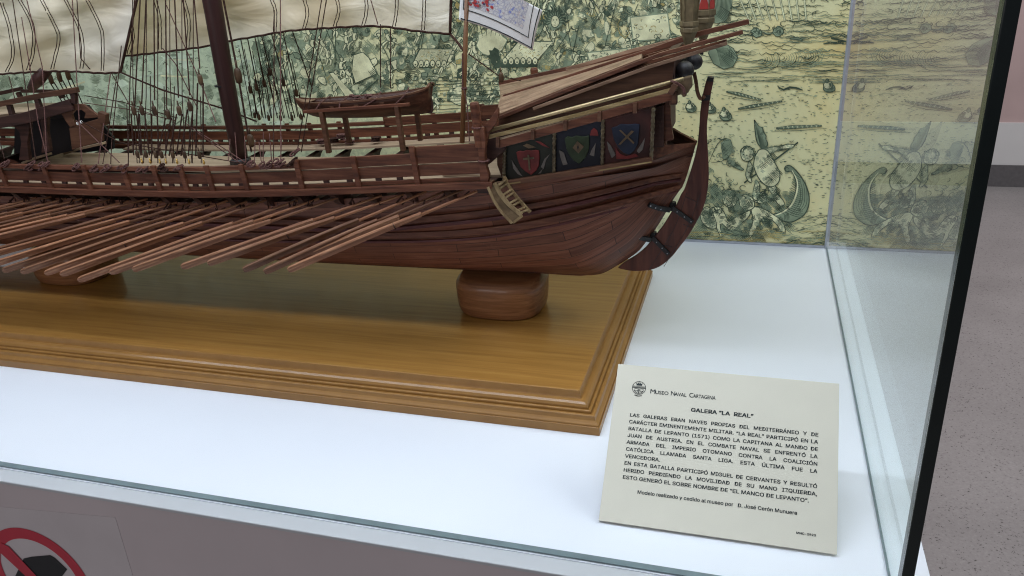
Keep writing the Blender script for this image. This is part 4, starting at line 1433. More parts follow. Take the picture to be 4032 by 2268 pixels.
for i, (nk, tp) in enumerate(OARS):
    yn_ = YN - .002
    yt = YN - (.082 if i != 1 else .055) - random.uniform(-.002, .002)
    n_, t_ = at(*nk, yn_), at(*tp, yt)
    d = (n_ - t_).normalized()
    inb = n_ + d * .045
    qr = d.to_track_quat('X', 'Z')
    o = thing('oar', n_, special.get(i, 'slim wooden oar slanting down and forward in the dense row along the hull'), 'oar', 'oars along the side of the model')
    ln = (n_ - t_).length
    OARDIR[o.name] = d
    b = MB()
    pts = [inb, n_ + d * .012, n_, n_ - d * .018, n_ - d * .045]
    b.tube(pts, [.0014, .0016, .0017, .0019, .0020], 8)
    b.build('loom', M_OAR, o, smooth=True)
    b = MB()
    st = .0445 / ln
    ks = [st, st + .004, .30, .45, .62, .80, .93, .975, .99, 1.0]
    wd = [.0036, .0048, .0060, .0068, .0074, .0080, .0086, .0084, .0074, .0048]
    th_ = [.0032, .0042, .0048, .0050, .0050, .0048, .0046, .0044, .0040, .0032]
    sag = random.uniform(-.0012, .0016)
    pp = [n_.lerp(t_, k) + Vector((0, 0, -sag * math.sin(math.pi * k))) for k in ks]
    rows = []
    up = Vector((0, random.uniform(-.50, -.22), 1))
    r_ = d.cross(up).normalized()
    u_ = r_.cross(d).normalized()
    for p_, w_, h_ in zip(pp, wd, th_):
        rows.append([p_ + r_ * (h_ / 2 * a_) + u_ * (w_ / 2 * c_) for a_, c_ in ((-1, -.88), (-.75, -1), (.75, -1), (1, -.88), (1, .88), (.75, 1), (-.75, 1), (-1, .88))])
    b.skin(rows)
    b.build('blade', M_OAR, o)
    if i in (0, 4, 7, 10):
        k = random.uniform(.35, .6)
        b = MB()
        c_ = n_.lerp(t_, k)
        b.tube([c_ - d * .0004, c_ + d * .0004], .0042, 10)
        b.build('joint_ring', M_DARK, o)

for o in [q for q in col.objects if q.name.split('.')[0] == 'oar']:
    d = OARDIR[o.name]
    qr = d.to_track_quat('X', 'Z')
    for ch in o.children:
        ch.data.transform(qr.to_matrix().to_4x4().inverted())
    o.rotation_euler = qr.to_euler()

# tholes: short dark lashings where the oars leave the side
for i, (nk, tp) in enumerate(OARS):
    p_ = at(nk[0] + 22, nk[1] - 12, YN + .004)
    b = MB()
    for k in range(4):
        q_ = p_ + Vector((random.uniform(-.006, .008), random.uniform(-.003, .002), random.uniform(-.003, .002)))
        b.tube([q_, q_ + Vector((random.uniform(-.004, .009), random.uniform(-.002, .004), random.uniform(.003, .009)))], random.uniform(.0006, .0012), 5)
    b.build('oar_lashing', M_ROPE, ship)

# ------------------------------------------------------------------ ship's boat on its chocks
HB = .024
NP = [(1159, 384, 0), (1193, 404, .013), (1260, 407, .021), (1338, 404, HB), (1483, 391, HB), (1604, 372, .021), (1676, 350, .013), (1692, 328, .003)]
KP = [(1159, 388), (1186, 428), (1240, 458), (1338, 464), (1480, 462), (1600, 453), (1675, 447), (1700, 440)]
Nn = smooth_line([at(x, y, YC - h_) for x, y, h_ in NP], 30)
Kk = smooth_line([at(x, y, YC) for x, y in KP], 30)
boat = thing('rowing_boat', Kk[15], 'small brown wooden boat lashed down on chocks above the galley deck', 'boat')
rows = []
for a_, c_ in zip(Nn, Kk):
    mid = Vector((lerp(a_.x, c_.x, .55), lerp(a_.y, YC, .22), lerp(a_.z, c_.z, .6)))
    half = smooth_line([a_, mid, Vector((c_.x, YC - .0008, c_.z))], 6)
    rows.append(half + [Vector((q.x, 2 * YC - q.y, q.z)) for q in reversed(half)])
b = MB(); b.grid(rows); b.build('boat_hull', M_BOAT, boat, smooth=True, solid=.0015)
for sgn in (1, -1):
    b = MB(); b.beam([Vector((q.x, YC + (q.y - YC) * sgn, q.z)) for q in Nn[1:]], .0032, .0026); b.build('gunwale', M_BROWN, boat, bevel=.0003)
for k in (5, 10, 15, 20, 24):
    b = MB(); q = Nn[k]; b.box((q.x - .003, q.y, q.z - .006), (q.x + .003, 2 * YC - q.y, q.z - .004)); b.build('thwart', M_BROWN, boat)
b = MB(); b.grid([[Nn[k] + Vector((0, .002, -.001)), Vector((Nn[k].x, 2 * YC - Nn[k].y - .002, Nn[k].z - .001))] for k in range(1, 5)]); b.build('fore_sheet', M_ROOF, boat, solid=.001)
b = MB(); b.grid([[Nn[k] + Vector((0, .002, -.001)), Vector((Nn[k].x, 2 * YC - Nn[k].y - .002, Nn[k].z - .001))] for k in range(25, 31)]); b.build('stern_sheet', M_BROWN, boat, solid=.001)
b = MB(); b.prism([at(x, y, YC - .0015) for x, y in ((1688, 330), (1694, 322), (1694, 372), (1703, 410), (1704, 436), (1697, 448), (1684, 446), (1690, 400))], (0, .003, 0)); b.build('boat_rudder', M_DARK, boat)
for a_, c_, e_ in (((1338, 404), (1380, 374), (1335, 430)), ((1480, 391), (1500, 362), (1430, 420)), ((1595, 374), (1610, 346), (1555, 412)), ((1260, 406), (1300, 378), (1245, 430))):
    b = MB(); b.tube([at(*c_, YC + HB), at(*a_, YC - HB - .002), at(*e_, YC - .030)], .0009, 5); b.build('lashing', M_ROPE2, boat)
b = MB()
for k in range(14):
    q = at(1400 + random.uniform(-18, 60), 383 + random.uniform(-6, 10), YC)
    b.lathe(q, [(.003, 0), (.0042, .001), (.003, .002)], 8)
b.build('rope_heap', M_ROPE2, boat)
for y_ in (YC - .030, YC + .030):
    b = MB()
    P0, P1 = at(1195, 440, YC - .030), at(1613, 411, YC - .030)
    b.beam([Vector((P0.x, y_, P0.z)), Vector((P1.x, y_, P1.z))], .005, .0042)
    b.build('boat_chock', M_RED, ship, bevel=.0005)
for (x0, y0, x1, y1) in ((1266, 440, 1296, 602), (1563, 418, 1588, 594)):
    for y_ in (YC - .030, YC + .030):
        b = MB()
        P0, P1 = at(x0, y0, YC - .030), at(x1, y1, YC - .030)
        b.beam([Vector((P0.x, y_, P0.z)), Vector((P1.x, y_, P1.z))], .0068, .006, up=(1, 0, 0))
        b.build('chock_post', M_BROWN, ship, bevel=.0005)
for x, y, k in ((1265, 566, 1), (1318, 560, 0), (1375, 565, 1), (1480, 556, 0), (1345, 545, 1)):
    b = MB()
    q = at(x, y, YO - .022)
    for j in range(4):
        b.lathe(q + Vector((random.uniform(-.002, .002), 0, .0018 * j)), [(.005, 0), (.0075, .0009), (.005, .0018)], 12)
    b.build('rope_coil', M_ROPE2 if k else M_ROPE, ship)

# ------------------------------------------------------------------ sails
def sail(name, bottom, lean_l, lean_r, y, label, seed, reefs, edge_l, edge_r, L=560):
    rnd = random.Random(seed)
    n, mrows = 60, 26
    bl = smooth_line([Vector((x, yy_, 0)) for x, yy_ in bottom], n)
    ph = [rnd.uniform(0, 6.28) for _ in range(8)]
    def P(u, r):
        q = bl[0] if u <= 0 else (bl[n] if u >= 1 else bl[int(u * n)].lerp(bl[min(n, int(u * n) + 1)], u * n - int(u * n)))
        px = q.x + lerp(lean_l, lean_r, u) * r * L
        py = q.y - r * L
        dy = .0045 * math.sin(5.1 * u * 2 + 3.0 * r + ph[0]) + .0030 * math.sin(15 * u - 9 * r + ph[1]) + .0018 * math.sin(27 * u + 22 * r + ph[2]) + .0020 * math.sin(-13 * u + 30 * r + ph[3]) + .0009 * math.sin(60 * u + 31 * r + ph[4])
        return at(px, py, y + dy * min(1, .35 + r * 3))
    o = thing(name, P(.5, 0), label, 'sail')
    b = MB()
    b.grid([[P(j / n, r / mrows) for j in range(n + 1)] for r in range(mrows + 1)])
    b.build('sailcloth', M_SAIL, o, smooth=True)
    b = MB()
    e = [P(j / n, 0) + Vector((0, -.0006 + .0004 * math.sin(j * 1.3), .0005 * math.sin(j * 2.1))) for j in range(n + 1)]
    b.tube(e, .0016, 6)
    if edge_l:
        b.tube([P(0, r / mrows) for r in range(mrows + 1)], .0019, 6)
    if edge_r:
        b.tube([P(1, r / mrows) for r in range(mrows + 1)], .0019, 6)
    b.build('bolt_rope', M_ROPE, o)
    for pts in reefs:
        for off in (0, 11):
            b = MB()
            pl = smooth_line([Vector((x + off, yy_, 0)) for x, yy_ in pts], 18)
            b.tube([at(q.x + rnd.uniform(-1, 1), q.y, y - .0085) for q in pl], .00062, 5)
            b.build('reef_line', M_ROPE, o)
    return o


sail('sail', [(480, 222), (660, 203), (840, 178), (900, 162), (1000, 145), (1120, 124), (1250, 113), (1480, 103), (1640, 122), (1772, 134)], .25, .03, YC + .040,
     'large cream satin sail behind the mast with a dark rope along its foot', 3,
     [[(455, -20), (500, 60), (518, 140), (500, 212)], [(598, -20), (622, 70), (624, 195)], [(712, -20), (738, 80), (733, 188)], [(1055, -20), (1078, 40), (1076, 125)], [(1188, -20), (1204, 50), (1192, 112)],
      [(1316, -20), (1328, 40), (1312, 104)], [(1434, -20), (1438, 40), (1424, 102)], [(1556, -20), (1556, 40), (1546, 104)], [(1664, -20), (1664, 40), (1660, 118)]], True, True)
sail('sail', [(-420, 330), (-120, 300), (0, 292), (90, 286), (180, 281), (300, 282), (400, 288), (474, 285)], .19, .225, YC - .015,
     'smaller cream satin sail by the forecastle, overlapping the large sail', 5,
     [[(0, 10), (32, 110), (45, 220), (22, 282)], [(62, -20), (122, 100), (125, 200), (104, 276)], [(148, -20), (215, 110), (225, 160), (200, 272)], [(242, -20), (310, 120), (320, 220), (315, 270)], [(328, -20), (385, 95), (398, 150), (398, 278)]], False, True)

# ------------------------------------------------------------------ rigging
def rope(pts, r=.0008, mat=None, sag=0.0):
    P = [at(x, y, yy_) for x, y, yy_ in pts]
    b = MB()
    fine = []
    for i in range(len(P) - 1):
        n = 6
        for k in range(n):
            t_ = k / n
            fine.append(P[i].lerp(P[i + 1], t_) + Vector((0, 0, -sag * math.sin(math.pi * t_))))
    fine.append(P[-1])
    b.tube(fine, r, 5)
    return b.build('rope', mat or M_ROPE, ship)


def pulley(x, y, yy_, k=1.0):
    k *= .8
    q = at(x, y, yy_)
    b = MB()
    b.lathe(q, [(.0016 * k, .0085 * k), (.0034 * k, .0068 * k), (.0041 * k, .004 * k), (.0043 * k, 0), (.0041 * k, -.004 * k), (.0034 * k, -.0065 * k), (.0016 * k, -.0075 * k)], 10, 0, 1, .7)
    b.tube([q + Vector((0, 0, .007 * k)), q + Vector((0, 0, .016 * k))], .0012 * k, 6)
    b.build('pulley', M_PULLEY, ship, smooth=True)


# near shrouds with their pulleys and double tails
SHR = [((552, 0), (530, 425), (527, 436), (541, 642)), ((575, 0), (558, 410), (559, 436), (574, 642)), ((606, 0), (609, 395), (608, 436), (612, 643)), ((652, 0), (656, 415), (662, 452), (636, 643)),
       ((688, 0), (703, 385), (706, 437), (680, 644)), ((722, 0), (747, 375), (748, 420), (727, 644)), ((765, 0), (787, 270), (789, 315), (785, 645))]
for i, (t_, e_, pu, lo) in enumerate(SHR):
    tpy = YC - .075
    rope([(t_[0] + (t_[0] - e_[0]) * .5, t_[1] - .5 * (e_[1] - t_[1]), YC - .055), (t_[0], t_[1], tpy), (e_[0], e_[1], YN + .018)], .0009)
    pulley(pu[0], pu[1], YN + .017)
    for s in (-12, 12):
        rope([(pu[0] + s * .9, pu[1] + 12, YN + .016), (lo[0] + s * 1.2, lo[1] - 30, YN + .005)], .0010)
    pulley(lo[0], lo[1] - 34, YN + .004, .8)
    b = MB(); q = at(lo[0] + 18, lo[1] - 4, YN); b.lathe(q, [(.0010, -.002), (.0016, .0005), (.0009, .0026), (.0014, .004), (.0005, .005)], 8); b.build('brass_cleat', M_BRASS, ship)
# far shrouds
FSH = [((905, -60), (985, 340), (1003, 455)), ((945, 0), (1010, 330), (1020, 462)), ((985, 60), (1040, 315), (1058, 465)), ((1010, 60), (1062, 270), (1105, 465)), ((1050, 60), (1116, 312), (1150, 465)), ((1098, 60), (1167, 352), (1185, 460)), ((1130, 60), (1230, 350), (1268, 372))]
for i, (a_, c_, e_) in enumerate(FSH):
    rope([(a_[0] - (c_[0] - a_[0]) * .5, a_[1] - (c_[1] - a_[1]) * .5, YC + .05), (*a_, YC + .06), (*c_, YO - .02)], .0008)
    if i < 6:
        pulley(c_[0], c_[1] + 14, YO - .02, .95)
        for s in (-10, 10):
            rope([(c_[0] + s, c_[1] + 22, YO - .02), (e_[0] + s * 1.2, e_[1], YO)], .0008)
        pulley(e_[0], e_[1], YO - .002, .75)
rope([(880, 0, YC - .03), (932, 265, YC - .035), (975, 520, YC - .04), (990, 600, YC - .045)], .0014)
pulley(938, 300, YC - .035, 1.6)
pulley(988, 555, YC - .045, 1.4)
for p in ([(529, 0, YC - .06), (512, 309, YC - .09), (505, 645, YN)], [(1104, 0, YC - .02), (1106, 640, YN)], [(1080, 40, YC - .02), (1077, 630, YN)], [(1266, 0, YC - .01), (1169, 604, YC - .03)], [(1285, 0, YC - .01), (1186, 599, YC - .03)],
          [(1498, 95, YC + .02), (1498, 345, YC + .02)], [(1538, 110, YC + .02), (1538, 348, YC + .02)], [(1460, 0, YC + .03), (1488, 97, YC + .03)],
          [(440, 290, YC), (514, 420, YC), (600, 450, YC)], [(300, 474, YC - .09), (470, 640, YN)], [(320, 478, YC - .09), (470, 560, YC - .1), (966, 645, YN)], [(735, 488, YC), (966, 640, YN)], [(752, 505, YC), (955, 650, YN)],
          [(50, 0, YC - .03), (90, 270, YC - .06), (140, 625, YN)], [(85, 68, YC - .03), (122, 290, YC - .06), (150, 480, YC - .1), (190, 640, YN)], [(106, 0, YC - .03), (167, 266, YC - .06), (184, 625, YN)], [(285, 0, YC - .03), (300, 270, YC - .06), (322, 640, YN)],
          [(303, 0, YC - .03), (318, 230, YC - .05), (355, 273, YC - .05)], [(435, 290, YC - .04), (387, 645, YN)], [(478, 180, YC - .03), (440, 560, YC - .1), (436, 645, YN)], [(460, 300, YC - .04), (420, 560, YC - .1), (405, 645, YN)],
          [(35, 300, YC - .05), (60, 395, YC - .08)], [(655, 20, YC - .02), (780, 300, YC - .05), (850, 480, YN)], [(640, 190, YC - .02), (690, 250, YC - .02), (780, 430, YC - .02)],
          [(1020, 560, YN + .02), (1030, 645, YN)], [(0, 560, YC - .1), (18, 625, YN)], [(690 / 2.07, 780 / 2.07, YC), (483, 402, YC), (700, 465, YC + .05)], [(330, 405, YC), (500, 430, YC), (690, 475, YC + .05)]):
    rope(p, .0007, M_ROPE2 if random.random() < .45 else M_ROPE)
rope([(475, 285, YC - .015), (520, 305, YC - .015), (640, 355, YC), (870, 425, YC + .02), (1010, 478, YC + .06)], .0013)
rr_ = random.Random(11)
for k in range(13):
    x0 = 500 + k * 24 + rr_.uniform(-6, 6)
    x1 = x0 + rr_.uniform(-14, 22)
    y0 = rr_.choice((300, 340, 380, 410, 430))
    rope([(x0 + (x0 - x1) * .1, -40, YC - .04), (x0, y0, YN + .03), (x1, 643, YN + .004)] if k % 2 else [(x0, y0, YN + .022), (x1, 643, YN + .004)], .0006, M_ROPE)
for k in range(12):
    x0 = 972 + k * 19 + rr_.uniform(-6, 6)
    rope([(x0 - 30, 190 + 4 * k, YO - .05), (x0 + 22, 465, YO - .002)], .00055, M_ROPE)
for k in range(7):
    q_ = (900 + k * 34, 640 + rr_.uniform(-6, 4))
    rope([(q_[0] - rr_.uniform(-6, 10), 540 + rr_.uniform(-20, 20), YN + .02), (*q_, YN)], .0006, M_ROPE2)
# heavy yard end and blocks above the forecastle
b = MB(); b.tube([at(182, 275, YC - .01), at(150, 312, YC - .01), at(122, 350, YC - .01)], [.0085, .0095, .006], 10); b.build('yard_end', M_MAST, ship, smooth=True)
for k in range(3):
    pulley(200 + 34 * k, 312 - 8 * k, YC + .06, 1.25)
    for s in (-8, 8):
        rope([(205 + 34 * k + s, 325 - 8 * k, YC + .06), (255 + 32 * k + s, 405 + 4 * k, YO - .02)], .0009)
# coils of rope hitched on the near rail
for x, y, n in ((20, 645, 5), (115, 652, 6), (172, 652, 6), (300, 660, 4), (375, 662, 6), (420, 662, 4), (480, 662, 4), (560, 660, 4), (640, 660, 5), (705, 660, 4), (985, 650, 5), (1045, 645, 7), (1100, 640, 6), (1150, 636, 5), (1168, 598, 3)):
    b = MB()
    for j in range(n):
        c_ = at(x + random.uniform(-16, 16), y + random.uniform(-10, 12), YN - .002)
        a0 = random.uniform(0, 3)
        ring_ = [c_ + Vector((.0034 * math.cos(a0 + k * .7), .0022 * math.sin(k * .7 + a0 * 2), .0024 * math.sin(a0 * 1.7 + k * .7))) for k in range(10)]
        b.tube(ring_, .0011, 5)
    b.build('rope_coil', M_ROPE2 if random.random() < .7 else M_ROPE, ship)
# gear under the stern end: stay with its block, halyard by the flagpole
rope([(1844, 212, YC), (1968, 302, YC)], .0008)
rope([(1980, 302, YC), (2050, 318, YC + .05)], .0007)
pulley(1973, 306, YC, 1.0)
rope([(1772, 134, YC + .04), (1800, 165, YC + .02), (1824, 198, YC)], .0017)

# ------------------------------------------------------------------ flag on its pole
fl = thing('flag', at(1822, 560, YC), 'white linen flag with embroidered blue and red centre on a slim wooden pole', 'flag')
M_POLE = wood('pole_wood', (0.10, 0.045, 0.018), (0.19, 0.09, 0.04), (0.28, 0.14, 0.065), (120, 120, 9), 0.45)
b = MB()
q0, q1 = at(1820, 562, YC), at(1840, -60, YC)
b.tube([q0, q0.lerp(q1, .5), q1], [.0034, .0031, .0027], 12)
b.build('pole', M_POLE, fl, smooth=True)
b = MB()
b.tube([at(1826, 350, YC - .005), at(1840, 420, YC - .006), at(1848, 557, YC - .012)], .0008, 5)
b.tube([at(1820, 210, YC - .004), at(1822, 350, YC - .004)], .0008, 5)
b.lathe(at(1828, 348, YC), [(.0032, -.002), (.0042, 0), (.0032, .002)], 10)
b.build('halyard', M_ROPE2, fl)


def fwave(u, v):
    return .010 * math.sin(2.6 * u + 1.2 * v) * (.3 + u) + .0025 * math.sin(9 * u + 3 * v)


# corners of the cloth as the pole end, lower edge, fly
def fpt(u, v, out=0.0):
    """u from the pole to the fly, v from the lower edge up"""
    low = [(1807, 78), (1868, 94), (1940, 120), (2010, 152), (2060, 178), (2098, 198)]
    q = smooth_line([Vector((x, y, 0)) for x, y in low], 24)
    k = u * 24
    i = min(23, int(k))
    a_ = q[i].lerp(q[i + 1], k - i)
    fly = Vector((38, -158, 0)) * v
    hoist = Vector((10, -170, 0)) * v
    p_ = a_ + hoist.lerp(fly, u) + Vector((-14 * math.sin(math.pi * v), 0, 0)) * u * .3
    return at(p_.x, p_.y, YC - .004 + fwave(u, v) - out)


b = MB()
NU, NV = 40, 24
b.grid([[fpt(i / NU, j / NV) for i in range(NU + 1)] for j in range(NV + 1)])
b.build('cloth', M_FLAGW, fl, smooth=True, solid=.0006)
b = MB()
u0, v0 = .07, .36
b.grid([[fpt(lerp(u0, .83, i / 24), lerp(v0 - .0, 1.0, j / 12), .0009) for i in range(25)] for j in range(13)])
b.build('embroidery', M_FLAG, fl, smooth=True)
b = MB()
for (ua, va, ub, vb, kk_) in ((.02, .04, .985, .04, 0), (.975, .04, .965, 1, 0), (.045, .27, .915, .24, 1), (.915, .24, .885, 1, 1), (.045, .27, .045, 1, 1)):
    b.tube([fpt(lerp(ua, ub, k / 30), lerp(va, vb, k / 30), .0010) for k in range(31)], .00055 if kk_ else .0007, 5)
b.build('stitched_line', M_INK, fl)
b = MB()
rnd = random.Random(4)
for k in range(42):
    u_, v_ = rnd.uniform(.10, .40), rnd.uniform(.42, .95)
    rr = rnd.uniform(.010, .038)
    mi = rnd.choice((0, 0, 0, 1, 2))
    pg = [fpt(u_ + rr * math.cos(a), v_ + 1.7 * rr * math.sin(a), .0012 + .00003 * k) for a in [2 * math.pi * j / 9 for j in range(9)]]
    b.face(pg, mi)
M_FVIO = plain('thread_violet', (0.06, 0.03, 0.09), .8)
M_FRED = plain('thread_red', (0.42, 0.05, 0.05), .8)
M_FBLU = plain('thread_blue', (0.10, 0.13, 0.45), .8)
b.build('embroidered_figure', [M_FRED, M_FVIO, M_SILVER], fl)

# ------------------------------------------------------------------ printed mural on the back board
mural = thing('mural', (-1.1, 0, .4), 'green tinted engraving of an old sea battle printed large on the back board', 'mural')
b = MB()
b.face([(XL, -.0004, .0046), (-.0036, -.0004, .0046), (-.0036, -.0004, 1.2), (XL, -.0004, 1.2)])
b.build('paper', M_PAPER, mural)


class Print(MB):
    def __init__(s):
        super().__init__()
        s.k = 0

    def lay(s, pts, mi):
        s.k += 1
        off = -.00055 - s.k * 1.1e-7
        q = [at(x, y, 0.0) for x, y in pts]
        q = [Vector((min(p.x, -.0036), off, max(p.z, .0047))) for p in q]
        s.face(q, mi)

    def line(s, pts, wd=4.5, mi=0, taper=True):
        s.k += 1
        off = -.00055 - s.k * 1.1e-7
        n = len(pts)
        L_, R_ = [], []
        for i, (x, y) in enumerate(pts):
            x0, y0 = pts[max(i - 1, 0)]
            x1, y1 = pts[min(i + 1, n - 1)]
            l_ = math.hypot(x1 - x0, y1 - y0) or 1
            w_ = wd / 2 * (.35 + .65 * math.sin(math.pi * min(max(i / (n - 1), .06), .94)) if taper and n > 2 else 1)
            nx, ny = -(y1 - y0) / l_ * w_, (x1 - x0) / l_ * w_
            for lst, sg_ in ((L_, 1), (R_, -1)):
                p = at(x + sg_ * nx, y + sg_ * ny, 0.0)
                lst.append(Vector((min(p.x, -.0036), off, max(p.z, .0047))))
        s.grid([L_, R_], mi)

    def blob(s, cx, cy, rx, ry, ang=0.0, fill=2, ink=0, wd=5, rough=.14, hat=3, n=16, hw=3.2):
        ph = [rnd.uniform(-rough, rough) for _ in range(n)]
        ca_, sa_ = math.cos(ang), math.sin(ang)
        def pt(k, m_):
            a = 2 * math.pi * k / n
            r_ = 1 + ph[k % n]
            x, y = (rx * r_ + m_) * math.cos(a), (ry * r_ + m_) * math.sin(a)
            return cx + x * ca_ - y * sa_, cy + x * sa_ + y * ca_
        s.lay([pt(k, wd * .8) for k in range(n)], ink)
        if fill is not None:
            s.lay([pt(k, -wd * .2) for k in range(n)], fill)
        for j in range(hat):
            t_ = (.25 + .6 * (j + 1) / (hat + 1))
            pts = []
            for k in range(6):
                a = -1.1 + 2.0 * k / 5
                x, y = rx * t_ * math.cos(a), ry * t_ * math.sin(a)
                pts.append((cx + x * ca_ - y * sa_, cy + x * sa_ + y * ca_))
            s.line(pts, hw, ink)


pr = Print()
rnd = random.Random(21)
INK, MID, CRM, OCH, PAL = 0, 1, 2, 3, 4


def wavy(x0, x1, y, amp, wl, wd, mi=0, ph=0.0, slope=0.0, step=14):
    n = max(3, int((x1 - x0) / step))
    pr.line([(lerp(x0, x1, k / n), y + slope * (x1 - x0) * k / n + amp * math.sin(ph + (x1 - x0) * k / n / wl * 6.28) + amp * .5 * math.sin(ph * 2 + (x1 - x0) * k / n / wl * 14)) for k in range(n + 1)], wd, mi)


def hatch(x, y, n, l_, gap, ang, wd, mi, curve=0.0):
    ca_, sa_ = math.cos(ang), math.sin(ang)
    for k in range(n):
        o_ = (k - n / 2) * gap
        ll = l_ * rnd.uniform(.6, 1.1)
        pts = [(x + ca_ * (t_ * ll) - sa_ * (o_ + curve * t_ * t_ * 4), y + sa_ * (t_ * ll) + ca_ * (o_ + curve * t_ * t_ * 4)) for t_ in (-.5, -.2, .1, .5)]
        pr.line(pts, wd * rnd.uniform(1.0, 1.6), mi)


def curl(x, y, r, wd, mi):
    a0, a1 = rnd.uniform(0, 6.28), rnd.uniform(2.0, 4.2)
    wd *= 1.25
    pr.line([(x + r * math.cos(a0 + a1 * k / 6), y + r * .8 * math.sin(a0 + a1 * k / 6)) for k in range(7)], wd, mi)


def fight(x, y):
    """whether the battle (and not open water) is at this place of the print"""
    return y < 400 - max(0, x - 2250) * .38


# ---- the fight, far from the stern: soft and pale, with haze in its tints
for k in range(170):
    x, y = rnd.uniform(-250, 1150), rnd.uniform(-80, 580)
    pr.blob(x, y, rnd.uniform(10, 34), rnd.uniform(6, 18), rnd.uniform(0, 3), None, rnd.choice((PAL, PAL, MID)), 2, .4, 0, 11)
for k in range(900):
    x, y = rnd.uniform(-250, 1150), rnd.uniform(-80, 580)
    m_ = math.sin(x * .013 + 2) + math.sin(y * .021 + x * .007) + rnd.uniform(-1, 1)
    if m_ > .2:
        hatch(x, y, rnd.choice((2, 3, 4)), rnd.uniform(8, 26), 5, rnd.uniform(-.5, .9) + (1.3 if rnd.random() < .3 else 0), 2.4, MID if rnd.random() < .8 else INK, rnd.uniform(-2, 2))
    else:
        curl(x, y, rnd.uniform(3, 9), rnd.uniform(2.0, 3.0), MID if rnd.random() < .8 else INK)
for k in range(30):
    x, y = rnd.uniform(-200, 1150), rnd.uniform(-60, 540)
    m_ = math.sin(x * .013 + 2) + math.sin(y * .021 + x * .007)
    if m_ > .5:
        pr.blob(x, y, rnd.uniform(8, 22), rnd.uniform(5, 12), rnd.uniform(0, 3), None, INK, 2, .45, 0, 11)
for k in range(90):
    x, y = rnd.uniform(-250, 1150), rnd.uniform(-80, 560)
    a = rnd.uniform(-.9, .5)
    l_ = rnd.uniform(60, 150)
    pr.line([(x, y), (x + l_ * math.cos(a), y + l_ * math.sin(a))], rnd.uniform(3, 8), rnd.choice((PAL, PAL, CRM, MID)), False)
for k in range(520):
    x, y = rnd.uniform(-250, 1200), rnd.uniform(-80, 580)
    if math.sin(x * .013 + 2) + math.sin(y * .021 + x * .007) + rnd.uniform(-1, 1) > .3:
        hatch(x, y, rnd.choice((5, 6, 8)), rnd.uniform(18, 44), 4.2, rnd.uniform(-.5, 1.2), 2.2, MID, rnd.uniform(-6, 6))
# ---- the fight in the middle: ground, small bodies, helmets, hatching
for k in range(360):
    x, y = rnd.uniform(1000, 2740), rnd.uniform(-120, 600)
    if fight(x, y):
        if k % 4 == 0:
            pr.blob(x, y, rnd.uniform(10, 30), rnd.uniform(6, 16), rnd.uniform(0, 3), None, MID if rnd.random() < .7 else INK, 3, .5, 0, 12)
        hatch(x, y, rnd.choice((7, 9, 12)), rnd.uniform(34, 70), 4.6, rnd.uniform(-.4, 1.4), 2.2, INK if rnd.random() < .3 else MID, rnd.uniform(-8, 8))
for k in range(2600):
    x, y = rnd.uniform(1000, 2740), rnd.uniform(-60, 580)
    if not fight(x, y):
        continue
    r_ = rnd.random()
    if r_ < .26:
        s_ = rnd.choice((6, 8, 11, 15, 20))
        pr.blob(x, y, s_ * rnd.uniform(.7, 1.5), s_ * rnd.uniform(.5, .9), rnd.uniform(0, 3), rnd.choice((CRM, CRM, CRM, MID, OCH) if rnd.random() < .4 else (CRM, CRM, MID)), INK if rnd.random() < .3 else MID, 3.0, .30, rnd.choice((0, 1, 2)), 10, 2.4)
    elif r_ < .80:
        hatch(x, y, rnd.choice((3, 4, 6)), rnd.uniform(14, 38), 4.8, rnd.uniform(0, 3.1), 2.2, INK if rnd.random() < .35 else MID, rnd.uniform(-5, 5))
    else:
        curl(x, y, rnd.uniform(5, 14), 2.8, INK)
for k in range(110):
    x, y = rnd.uniform(1050, 2650), rnd.uniform(-40, 480)
    if not fight(x, y):
        continue
    a = rnd.uniform(-.7, .7)
    for j in range(2):
        dx, dy = rnd.uniform(-30, 30), rnd.uniform(-22, 12)
        lm = [(x, y - 8), (x + dx * .6, y + dy * .4 - 8), (x + dx, y + dy)]
        pr.line(lm, 10, INK); pr.line(lm, 5.5, CRM)
        dx = rnd.uniform(-18, 18)
        lm = [(x, y + 12), (x + dx, y + 26), (x + dx * 1.3 - 5, y + 42)]
        pr.line(lm, 11, INK); pr.line(lm, 6.5, CRM)
    pr.blob(x, y, 9.5, 17, a, CRM, INK, 3, .12, 3, 12, 2.2)
    pr.blob(x + 22 * math.sin(a), y - 23 * math.cos(a), 6.5, 8, a, rnd.choice((CRM, MID)), INK, 3, .1, 1, 10, 2)
for k in range(70):
    x, y = rnd.uniform(1000, 2600), rnd.uniform(-80, 300)
    a = rnd.uniform(-2.2, -.9)
    l_ = rnd.uniform(70, 200)
    pr.line([(x, y), (x + l_ * math.cos(a), y + l_ * math.sin(a))], 2.8, INK, False)


# deck houses with scalloped cloths
def tent(x, y, wd, h, sk):
    pr.lay([(x + sk, y), (x + wd + sk, y), (x + wd, y + h), (x, y + h)], INK)
    pr.lay([(x + sk + 4, y + 4), (x + wd + sk - 4, y + 4), (x + wd - 4, y + h), (x + 4, y + h)], CRM)
    for k in range(34):
        u, v_ = rnd.random(), rnd.random()
        cx, cy = x + sk * (1 - v_) + wd * (.06 + .88 * u), y + h * (.1 + .8 * v_)
        curl(cx, cy, rnd.uniform(3, 7), 2.2, rnd.choice((INK, MID, OCH)))
    n = 6
    for k in range(n):
        pr.blob(x + wd * (k + .5) / n, y + h + 4, wd / n * .38, 13, 0, CRM, INK, 3, .04, 0)
        pr.blob(x + wd * (k + .5) / n, y + h + 8, 2.2, 2.2, 0, INK, INK, 1.5, .1, 0, 8)


